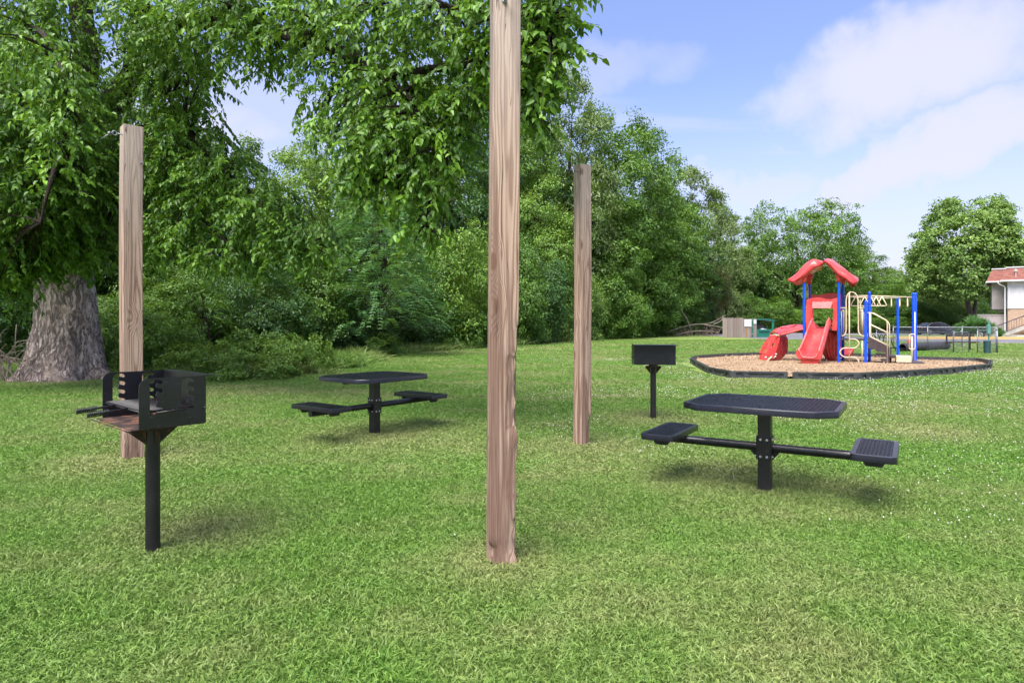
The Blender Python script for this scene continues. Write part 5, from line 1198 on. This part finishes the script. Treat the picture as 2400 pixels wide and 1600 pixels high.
for z in (.35, 1.05, 1.6): mb.bar((C7(330, 0, fy).x, fy + .06, z), (C7(1112, 0, fy).x, fy + .06, z), .05, .09)
mb.build('fence_rail', 'board', pf, world=True)
def sign(x0, x1, y0, y1, label, lines):
    a, b = C7(x0, y0, fy - .06), C7(x1, y1, fy - .06); e = empty('notice_sign', Vector(((a.x + b.x) / 2, fy - .06, b.z)), label, 'sign'); w, h = b.x - a.x, a.z - b.z
    mb = MB(); mb.box((0, 0, h / 2), (w, .012, h)); mb.build('sign_board', 'signwhite', e, bevel=.004)
    r_ = random.Random(3)
    for (fx0, fx1, fz, hh, mt) in lines:
        mb = MB(); x = fx0
        while x < fx1:
            ww = min(r_.uniform(.03, .055), fx1 - x)
            if r_.random() < .86: mb.box(((x + ww / 2 - .5) * w, -.0085, fz * h), (ww * w * .72, .002, hh * h))
            x += ww
        mb.build('lettering', mt, e)
sign(832, 990, 474, 636, 'square white notice with red lettering on the plank fence', [(.36, .62, .82, .06, 'inkdark'), (.14, .86, .70, .06, 'inkred'), (.14, .86, .60, .055, 'inkred'), (.16, .84, .51, .05, 'inkred'), (.46, .56, .42, .05, 'inkred'), (.2, .82, .33, .05, 'inkdark')])
sign(1045, 1103, 485, 572, 'small white notice on the narrow planks beside the dumpster', [(.2, .8, .86, .05, 'inkred')])
dm = empty('dumpster', Vector((C7(1310, 0, 61.4).x, 61.4, 0)), 'green roofed dumpster with its side hatch open', 'dumpster')
x0, x1 = C7(985, 0, 61.4).x - dm.location.x, C7(1512, 0, 61.4).x - dm.location.x; hd = C7(0, 500, 61.4).z; zo = C7(0, 700, 61.4).z; xm = C7(1118, 0, 61.4).x - dm.location.x; xr = C7(1432, 0, 61.4).x - dm.location.x
mb = MB(); mb.obox(((x0 + x1) / 2, .03, zo / 2), ((x1 - x0) / 2, 0, 0), (0, .03, 0), (0, 0, zo / 2)); mb.obox(((x0 + x1) / 2, 1.6, .5), ((x1 - x0) / 2, 0, 0), (0, .03, 0), (0, 0, .5))
mb.obox((x0 + .03, .8, zo / 2), (.03, 0, 0), (0, .77, 0), (0, 0, zo / 2)); mb.obox((x1 - .03, .8, zo / 2), (.03, 0, 0), (0, .77, 0), (0, 0, zo / 2)); mb.obox(((x0 + x1) / 2, .8, .06), ((x1 - x0) / 2 - .07, 0, 0), (0, .74, 0), (0, 0, .03))
mb.obox(((x0 + xm) / 2, .03, (zo + hd) / 2), ((xm - x0) / 2, 0, 0), (0, .03, 0), (0, 0, (hd - zo) / 2)); mb.obox(((xr + .12 + x1) / 2, .03, (zo + hd) / 2), ((x1 - xr - .12) / 2, 0, 0), (0, .03, 0), (0, 0, (hd - zo) / 2))
mb.build('bin_body', 'green', dm)
mb = MB(); mb.bar((C7(1165, 0, 61.4).x - dm.location.x, -.05, C7(0, 732, 61.4).z), (C7(1400, 0, 61.4).x - dm.location.x, -.05, C7(0, 732, 61.4).z), .1, .09); mb.build('lift_pocket', 'green', dm, bevel=.01)
mb = MB(); ring = []
for k in range(13): t = k / 12; ring.append((x0 - .05 + (x1 - x0 + .1) * t, 0, hd - .02 + .22 * math.sin(math.pi * (t * .8 + .12))))
mb.sweep([[(x, y, z) for x, _, z in ring] + [(x, y, z - .12) for x, _, z in reversed(ring)] for y in (-.06, 1.66)]); mb.build('lid', 'green', dm)
mb = MB(); mb.obox(((xm + xr) / 2 - .35, .75, zo + .25), (.55, 0, 0), (0, .35, 0), (0, 0, .35)); mb.build('interior_shade', 'rubber', dm)  # added black block standing in for the shade inside the open hatch
rn = np.random.default_rng(3)
for k, (bx, bz, s) in enumerate(((.15, .02, .30), (.52, -.02, .26), (.34, .05, .24))):
    b = empty('trash_bag', dm.location + Vector(((xm + xr) / 2 + bx - .1, .45 + .12 * k, zo - .22 + bz)), ['left white trash bag inside the dumpster', 'right white trash bag inside the dumpster', 'middle white trash bag on top of the others in the dumpster'][k], 'trash bag')
    mb = MB(); prof = [(.05, 0), (.8, .12), (1, .45), (.8, .85), (.35, 1.05), (.12, 1.12), (.2, 1.3)]; mb.lathe((0, 0, 0), [(r_ * s, h * s * .9) for r_, h in prof], 12)
    mb.v = [(x * (1 + .25 * mnoise.noise(Vector((x * 9, y * 9, z * 9 + k)))), y * (1 + .25 * mnoise.noise(Vector((x * 9, y * 9, z * 9)))), z) for x, y, z in mb.v]; mb.build('bag', 'bag', b, smooth=True)
    
# ================================================================== apartment building
by = 60.0
def C8(x, y, Y): return at(x / 6.275 + 2280, y / 6.275 + 600, Y)
xw = C8(515, 0, by).x; xl = xw - 1.15; zt, zm = C8(0, 375, by).z, C8(0, 772, by).z
bd = empty('apartment_building', Vector((xw, by, 0)), 'two storey apartment building with red shingle mansard roof at the right edge', 'building')
XR = xw + 16
def bb(name, c0, c1, mat, **k): mb = MB(); a, b = Vector(c0), Vector(c1); mb.obox((a + b) / 2, ((b.x - a.x) / 2, 0, 0), (0, (b.y - a.y) / 2, 0), (0, 0, (b.z - a.z) / 2)); return mb.build(name, mat, bd, world=True, **k)
bb('brick_wall', (xw, by, -.2), (XR, by + 10, zm), 'brick'); up_ = bb('upper_wall', (xw - .02, by - .05, zm + .002), (XR, by + 10, zt + .12), 'white')
wg = bb('siding_wing', (xl, by + 2, zm - .02), (xw - .021, by + 9, zt + .05), 'siding')
mb = MB(); x = xl + .15
while x < xw - .1: mb.box((x, by + 1.985, (zm + zt) / 2), (.045, .03, zt - zm)); x += .33
mb.build('batten', 'siding', wg, world=True); bpy.data.objects['batten'].location -= wg.location
bb('wing_beam', (xl + .6, by + 2.4, zm - .30), (xw - .03, by + 8.6, zm - .021), 'siding')
for (xa, xb, yy, ze, ztop) in ((xl - .45, xw + .05, by + 2, C8(0, 372, 62).z, C8(0, 197, 62).z), (xw - .55, XR + .4, by, C8(0, 357, by).z, C8(0, 176, by).z)):
    mb = MB(); s = .45; mb.sweep([[(xa, yy - .6, ze), (xb, yy - .6, ze), (xb, yy + 9, ze), (xa, yy + 9, ze)], [(xa + s, yy - .1, ztop), (xb, yy - .1, ztop), (xb, yy + 9, ztop), (xa + s, yy + 9, ztop)]]); rf = mb.build('mansard_roof', 'shingle', bd, world=True)
    mb = MB(); mb.box(((xa + xb) / 2, yy - .62, ze - .06), (xb - xa + .1, .12, .13)); mb.box((xa - .0, yy + 4, ze - .06), (.12, 9, .13)); mb.box(((xa + s + xb) / 2, yy - .1, ztop + .04), (xb - xa - s + .1, .16, .10)); g = mb.build('gutter', 'white', rf, world=False); g.location = -bd.location + Vector(); g.parent = bd
mb = MB(); xd = C8(505, 0, by - .2).x; zg = C8(0, 370, by).z; mb.tube(fillet([(xd - .55, by - .6, zg), (xd - .5, by - .55, zg - .25), (xd, by - .12, zg - .5), (xd, by - .12, .25), (xd - .18, by - .3, .12)], .12, 4), .055, 8); mb.build('downspout', 'white', bd, world=True, smooth=True)
mb = MB(); mb.box((C8(530, 0, by).x, by - .09, (zm + zt) / 2), (.14, .07, zt - zm)); mb.build('corner_trim', 'white', bd, world=True)
mb = MB(); lx, lz = C8(655, 215, by - .4).x, C8(655, 215, by - .4).z; mb.lathe((lx, by - .45, lz - .14), [(.02, 0), (.11, .06), (.12, .15), (.05, .24)], 12); mb.tube([(lx, by - .45, lz - .1), (lx, by - .5, lz - .9)], .025, 6); mb.build('flood_lamp', 'white', bd, world=True, smooth=True)
# stairs with railing
s0, s1 = C8(550, 1160, by - 1.5), C8(753, 1065, by - 1.5); sl_ = (s1.z - s0.z) / (s1.x - s0.x); stx = s0.x
mb = MB(); n = 9; run_ = 3.2
for yy in (by - 1.55, by - .35): mb.prism([(stx, yy, .0), (stx + .35, yy, .0), (stx + run_, yy, run_ * sl_ - .18), (stx + run_, yy, run_ * sl_ + .08), (stx, yy, .22)], (0, .05, 0))
st_ = mb.build('stair_stringer', 'concrete', bd, world=True)
for k in range(n): mb = MB(); mb.box((stx + run_ * (k + .5) / n, by - .93, run_ * sl_ * (k + .6) / n), (run_ / n, 1.14, .05)); mb.build('stair_tread', 'concrete', bd, world=True)
MAT['railblue'] = M('dark_blue_rail', (.02, .025, .06), None, 5, .4); mb = MB(); h = 1.0
a, b = Vector((stx + .05, by - 1.58, .2)), Vector((stx + run_, by - 1.58, run_ * sl_ + .2)); mb.bar(a + Vector((0, 0, h - .12)), b + Vector((0, 0, h - .12)), .05, .07); mb.bar(a + Vector((0, 0, .06)), b + Vector((0, 0, .06)), .04, .05)
for k in range(18): p = a + (b - a) * (k / 17); mb.box((p.x, p.y, p.z + .46), (.025, .025, .84))
mb.build('stair_railing', 'railblue', bd, world=True)
bd.rotation_euler.z = R(-36)
# board screen left of the building
fx0, fx1 = C8(68, 0, 60.6).x, C8(490, 0, 60.6).x; ft = C8(0, 868, 60.6).z; sf = empty('board_screen', Vector(((fx0 + fx1) / 2, 60.6, .12)), 'beige board screen fence below the overhanging upper storey', 'fence'); k = 0; x = fx0
mbb = MB(); mbb.box((0, 0, ft / 2 - .06), (.262, .03, ft - .12)); mbb.box((.131, -.02, ft / 2 - .06), (.05, .02, ft - .12)); pm = mbb.mesh('board'); pm.materials.append(MAT['siding'])
while x < fx1 - .2: o = bpy.data.objects.new('board', pm); finish(o, 'board', sf); o.location = (x + .135 - sf.location.x, 0, 0); x += .27
mb = MB(); mb.box((0, -.01, ft - .09), (fx1 - fx0 + .1, .12, .07)); mb.build('top_rail', 'siding', sf)

# spiky shrubs in front of the building
def spiky(x, Y, ytop, wpx, seed, label):
    r = np.random.default_rng(seed); b = at(x, YH, Y); b.z = .1; H = HC + (YH - ytop) / F * Y - .1; rad = wpx / 2 / F * Y; e = empty('spiky_shrub', b, label, 'shrub', 'spiky shrubs by the building')
    Ps, Ds, Ls, Ts = [], [], [], []; nc = 7
    for k in range(nc):
        c = np.array([r.uniform(-.7, .7) * rad, r.uniform(-.5, .5) * rad, H * r.uniform(.15, .78)]) if k else np.array([0, 0, H * .75]); n = 130; d = nrm(r.normal(size=(n, 3)) + np.array([0, 0, 1.1]))
        Ps.append(c + d * .03); Ds.append(d); Ls.append(r.uniform(.6, 1.1, n) * min(H * .42, rad * .95)); Ts.append(np.clip(.4 + .3 * d[:, 2] + r.uniform(-.2, .2, n), 0, 1))
    P, D, L, T = map(np.concatenate, (Ps, Ds, Ls, Ts)); leaf_object('spikes', [leaf_geo(P, D, r.normal(size=(len(P), 3)), L, np.full(len(P), .03), T, 2, .1, .1)], 'leafblue', e)
    mb = MB(); mb.tube([(0, 0, -.1), (.05, 0, H * .5), (0, 0, H * .8)], [.09, .07, .04], 7)
    for k in range(6): mb.tube([(0, 0, H * .2), (r.uniform(-.6, .6) * rad, r.uniform(-.4, .4) * rad, H * r.uniform(.4, .7))], [.04, .02], 5, caps=False)
    mb.build('stem', 'limb', e)
for a in ((2252, 58.5, 758, 36, 1, 'lowest spiky shrub, just right of the black car'), (2281, 58, 742, 46, 2, 'tallest spiky shrub in front of the beige board screen'), (2306, 57.6, 748, 40, 3, 'spiky shrub behind the dispenser post'), (2341, 57.5, 769, 26, 4, 'small spiky shrub at the foot of the downspout')): spiky(*a)

# ================================================================== black car
def wheel(par, x, y, side):
    w = MB(); w.lathe((x, y, .33), [(.20, -.1), (.31, -.105), (.33, -.07), (.33, .07), (.31, .105), (.20, .1)], 24, axis=(0, 1, 0)); wo_ = w.build('wheel', 'rubber', par, angle=50)
    r_ = MB(); r_.lathe((x, y + side * .085, .33), [(.23, 0), (.235, .015), (.20, .02), (.19, .0)], 24, axis=(0, side, 0)); 
    for k in range(10): t = 2 * math.pi * k / 10; d = Vector((math.cos(t), 0, math.sin(t))); r_.bar(Vector((x, y + side * .10, .33)), Vector((x, y + side * .10, .33)) + d * .21, .03, .035, up=(0, 1, 0))
    r_.lathe((x, y + side * .09, .33), [(.05, 0), (.05, .025)], 10, axis=(0, side, 0)); r_.build('rim', 'bolt', wo_)
cy = 73.0; car = empty('parked_car', Vector((at(2193, YH, cy).x, cy, .006)), 'glossy black sedan parked beyond the chain link pen', 'car', rz=R(4))
LL = 4.65
prof = [(-2.32, .40), (-2.34, .62), (-2.28, .88), (-2.12, .98), (-1.6, 1.02), (-.6, 1.0), (.6, .97), (1.0, .95), (1.6, .86), (2.1, .74), (2.28, .60), (2.32, .42), (2.25, .26), (-2.2, .24)]
secs = []
for y, s, dz in ((-.90, .965, .0), (-.86, .99, .0), (-.6, 1, .02), (0, 1.01, .03), (.6, 1, .02), (.86, .99, 0), (.90, .965, 0)):
    secs.append([(x * s, y, .55 + (z - .55) * (.86 if abs(y) > .88 else 1) + (dz if z > .7 else 0)) for x, z in prof])
mb = MB(); mb.sweep(secs); body = mb.build('body', 'carpaint', car, angle=40)
gh = [(-1.75, .98), (-1.15, 1.33), (-.55, 1.43), (.05, 1.44), (.45, 1.38), (1.25, .94)]
mb = MB(); mb.sweep([[(x, y * (1 - .28 * max(0, (z - .95)) / .5), z) for x, z in gh] for y in (-.84, -.80, 0, .80, .84)]); mb.build('cabin', 'carpaint', car, angle=40)
for s in (-1, 1):
    for poly in ([(-1.42, 1.03), (-1.02, 1.30), (-.55, 1.385), (-.30, 1.395), (-.30, 1.02)], [(-.22, 1.02), (-.22, 1.395), (.05, 1.395), (.42, 1.33), (1.05, .99)]):
        yy = [s * (.845 * (1 - .28 * max(0, z - .95) / .5) + .008) for x, z in poly]; mb = MB(); mb.prism([(x, y, z) for (x, z), y in zip(poly, yy)], (0, s * .006, 0)); mb.build('side_window', 'glass', car)
    mb = MB(); mb.tube([(-1.55, s * .838, 1.03), (-1.05, s * .70, 1.335), (-.5, s * .65, 1.42), (.1, s * .65, 1.42), (.5, s * .69, 1.35), (1.12, s * .83, 1.0)], .014, 5); mb.build('window_trim', 'bolt', car)
    mb = MB(); mb.lathe((.85, s * .92, 1.02), [(.03, -.1), (.075, -.06), (.085, .05), (.03, .1)], 10, axis=(.2, s, 0)); mb.build('mirror', 'carpaint', car, smooth=True)
    mb = MB(); mb.box((-2.20, s * .74, .84), (.18, .30, .14)); mb.build('tail_light', 'taillight', car, bevel=.02)
    mb = MB(); mb.box((2.12, s * .70, .68), (.26, .30, .12)); mb.build('headlight', 'signwhite', car, bevel=.02)
    for hx in (-.85, .25): mb = MB(); mb.box((hx, s * .905, .86), (.18, .02, .03)); mb.build('door_handle', 'bolt', car)
    for wx in (-1.38, 1.42): wheel(car, wx, s * .80, s)
mb = MB(); mb.prism([(-1.72, -.72, 1.0), (-1.18, -.60, 1.325), (-1.18, .60, 1.325), (-1.72, .72, 1.0)], (-.01, 0, .012)); mb.build('rear_window', 'glass', car)
mb = MB(); mb.prism([(1.22, -.74, .97), (.48, -.62, 1.37), (.48, .62, 1.37), (1.22, .74, .97)], (.012, 0, .012)); mb.build('windscreen', 'glass', car)

# ================================================================== chain link dog pen
def C6(x, y, Y): return at(x / 5.88 + 2000, y / 5.88 + 600, Y)
def fence_run(name, pts, h, label, mesh=True, rail=True):
    e = empty(name, Vector((pts[0].x, pts[0].y, 0)), label, 'fence'); rr2 = .019
    for p in pts:
        mb = MB(); mb.tube([(p.x, p.y, -.1), (p.x, p.y, h + .04)], rr2 * 1.25, 10); po = mb.build('fence_post', 'steel', e, world=True, smooth=True); mb = MB(); mb.lathe((p.x, p.y, h + .04), [(.034, -.02), (.034, .01), (.015, .035)], 8); c = mb.build('cap', 'steel', e, world=True)
    for p, q in zip(pts, pts[1:]):
        mb = MB(); mb.tube([(p.x, p.y, h), (q.x, q.y, h)], rr2, 8); mb.build('top_rail', 'steel', e, world=True)
        if not mesh: continue
        mb = MB(); d = Vector((q.x - p.x, q.y - p.y, 0)); L = d.length; d.normalize(); nn2 = Vector((-d.y, d.x, 0)); pit = .075; hh = h - .04
        for s in (1, -1):
            t = -hh
            while t < L:
                a0, a1 = max(t, 0), min(t + hh, L)
                if a1 > a0:
                    za, zb = (a0 - t, a1 - t) if s > 0 else (hh - (a0 - t), hh - (a1 - t)); A_ = Vector((p.x, p.y, .02 + za)) + d * a0; B_ = Vector((p.x, p.y, .02 + zb)) + d * a1; mb.bar(A_, B_, .0035, .0035, up=nn2)
                t += pit
        tag(mb.build('wire_mesh', 'steel', e, world=True, fix=False), kind='stuff')
    return e
g0 = lambda x, Y: Vector((C6(x, 0, Y).x, Y, 0))
fence_run('chain_link_fence', [g0(550, 37), g0(1025, 36.2), g0(1500, 35.5), g0(1975, 34.6)], 1.17 - .0, 'long rear chain link run of the dog pen', True)
fence_run('chain_link_fence', [g0(320, 36), g0(850, 33.2), g0(1385, 30.4)], .95, 'lower left chain link run with the corrugated pipe behind it', True)
fence_run('chain_link_fence', [g0(1712, 30.2), g0(1985, 30.0)], 1.06, 'short chain link panel behind the dispenser post', True)
fence_run('chain_link_fence', [g0(1968, 30.4), g0(1975, 34.4)], 1.08, 'right side chain link run of the dog pen', True)
gt = empty('gate', g0(1485, 30.3), 'arched chain link gate between the pen posts', 'gate'); w = .37; mb = MB(); mb.tube(fillet([(-w, 0, .02), (-w, 0, .98), (w, 0, .98), (w, 0, .02)], .14, 6), .02, 8); mb.build('gate_frame', 'steel', gt, smooth=True)
mb = MB(); mb.tube([(0, 0, .97), (0, 0, .35)], .008, 6); mb.lathe((0, 0, .98), [(.03, 0), (.035, .03), (.01, .07)], 8); mb.tube([(.26 * math.cos(t), 0, .60 + .26 * math.sin(t)) for t in [math.pi + math.pi * k / 12 for k in range(13)]], .008, 6); mb.build('latch', 'steel', gt)
mb = MB()
for s in (1, -1):
    t = -.94
    while t < .72:
        a0, a1 = max(t, 0), min(t + .94, .72)
        if a1 > a0: za, zb = (a0 - t, a1 - t) if s > 0 else (.94 - (a0 - t), .94 - (a1 - t)); mb.bar((a0 - .36, 0, za + .02), (a1 - .36, 0, zb + .02), .0035, .0035, up=(0, 1, 0))
        t += .075
tag(mb.build('wire_mesh', 'steel', gt, fix=False), kind='stuff')
# corrugated pipe
a, b = C6(680, 1265, 31.4), C6(1285, 1243, 33.8); a.z, b.z = .21, .24; pe = empty('corrugated_pipe', Vector((a.x, a.y, 0)), 'black corrugated drain pipe lying on the grass of the dog pen', 'pipe'); d = (b - a); Lp = d.length; d.normalize(); NR = 30; pr = []
for k in range(NR): x = Lp * k / NR; st = Lp / NR; pr += [(.165, x), (.165, x + st * .25), (.21, x + st * .35), (.21, x + st * .85), (.165, x + st * .97)]
mb = MB(); mb.lathe(a, pr + [(.15, Lp), (.14, 0)], 20, axis=d, caps=False); mb.build('pipe_wall', M('black_drain_pipe', (.03, .028, .034), (.045, .04, .05), 4, .4), pe, world=True)
mb = MB()
for t in (.15, .85): c = a + d * Lp * t; s = Vector((-d.y, d.x, 0)).normalized(); mb.obox(Vector((c.x, c.y, .03)), d * .04, s * .22, UP * .035)
mb.build('cradle', 'worn', pe, world=True)
# bench
be = empty('bench', g0(1480, 33.3), 'dark slatted bench inside the dog pen', 'bench'); xL, xR_ = g0(1265, 33.3).x - be.location.x, g0(1705, 33.3).x - be.location.x
mb = MB(); mb.obox(((xL + xR_) / 2, -.1, .43), ((xR_ - xL) / 2, 0, 0), (0, .14, 0), (0, 0, .025)); mb.build('seat', 'brown', be, bevel=.008)
mb = MB(); mb.obox(((xL + xR_) / 2 + .1, .2, .76), ((xR_ - xL) / 2 - .1, 0, 0), (0, .02, 0), (0, 0, .06)); mb.build('backrest', 'brown', be, bevel=.008)
for x in (1315, 1635): xx = g0(x, 33.3).x - be.location.x; mb = MB(); mb.box((xx, .16, .38), (.06, .05, .86)); mb.box((xx, -.05, .39), (.05, .4, .03)); mb.build('leg', 'black', be)
# curved black seat and hoops
cs_ = empty('curved_seat', g0(575, 31.5), 'black curved tubular seat at the left end of the dog pen', 'seat')
for y in (-.2, .2):
    mb = MB(); mb.tube(smoothpath([(-.30, y, .62), (-.27, y, .42), (-.16, y, .24), (.02, y, .17), (.42, y, .16)], 5), .022, 8); mb.build('side_rail', 'black', cs_, smooth=True); mb = MB(); mb.tube([(.3, y, .16), (.3, y, -.05)], .02, 7); mb.tube([(-.1, y, .2), (-.1, y, -.05)], .02, 7); mb.build('leg', 'black', cs_)
for k in range(7): t = k / 6; p = smoothpath([Vector((-.30, 0, .62)), Vector((-.27, 0, .42)), Vector((-.16, 0, .24)), Vector((.02, 0, .17)), Vector((.42, 0, .16))], 6)[int(t * 24)]; mb = MB(); mb.box((p.x, 0, p.z), (.05, .40, .012)); mb.build('slat', 'black', cs_)
hp = empty('hoop_row', g0(385, 37.5), 'row of black hoops behind the play structure stairs', 'hoops')
for k in range(4): mb = MB(); x = -.45 + .26 * k; mb.tube([(x + .12 * math.cos(t), .05 * k, .36 + .36 * math.sin(t)) for t in [2 * math.pi * j / 20 for j in range(20)]], .03, 7, closed=True); mb.build('hoop', 'rubber', hp, smooth=True)
# hydrant, waste station
hy = empty('fire_hydrant', g0(772, 36), 'small red fire hydrant behind the corrugated pipe', 'hydrant'); mb = MB(); mb.lathe((0, 0, 0), [(.13, 0), (.13, .04), (.09, .05), (.09, .32), (.12, .33), (.12, .36), (.085, .38), (.06, .44), (.02, .48)], 16); mb.build('barrel', 'hydrant', hy, angle=40)
for s in (-1, 1): mb = MB(); mb.lathe((s * .08, 0, .27), [(.045, 0), (.045, .06), (.03, .08)], 10, axis=(s, 0, 0)); mb.build('outlet_cap', 'hydrant', hy, angle=40)
mb = MB(); mb.lathe((0, -.08, .25), [(.055, 0), (.055, .06), (.03, .08)], 10, axis=(0, -1, 0)); mb.build('outlet_cap', 'hydrant', hy, angle=40)
ws_ = empty('pet_waste_station', g0(1868, 29.8), 'green pet waste post with bag dispenser and dark bin', 'waste station'); zf = lambda y: C6(0, y, 29.8).z
mb = MB(); mb.box((0, 0, zf(870) / 2 - .05), (.05, .04, zf(870) + .1)); mb.build('station_post', 'teal', ws_)
mb = MB(); mb.box((-.06, -.06, (zf(945) + zf(1070)) / 2), (.14, .10, zf(945) - zf(1070))); mb.build('bag_dispenser', 'teal', ws_, bevel=.01)
mb = MB(); xx = g0(1822, 29.8).x - ws_.location.x; mb.lathe((xx, -.10, .02), [(.135, 0), (.145, zf(1172) - .04), (.15, zf(1172))], 18); mb.build('bin', 'tealdark', ws_, angle=40)

# overhead wires far behind, running from tree to tree
for k, (y0, sx) in enumerate(((652, 'upper'), (661, 'middle'), (669, 'lowest'))):
    a, b = at(1650, y0 - 3, 132), at(1900, y0 + 3, 138); mb = MB(); mb.tube([a + (b - a) * t - UP * (.9 * 4 * t * (1 - t)) for t in [j / 10 for j in range(11)]], .03, 5); o = mb.build('power_line', 'wire'); tag(o, sx + ' thin power line glimpsed between the trees left of the tower', 'power line', 'overhead power lines')
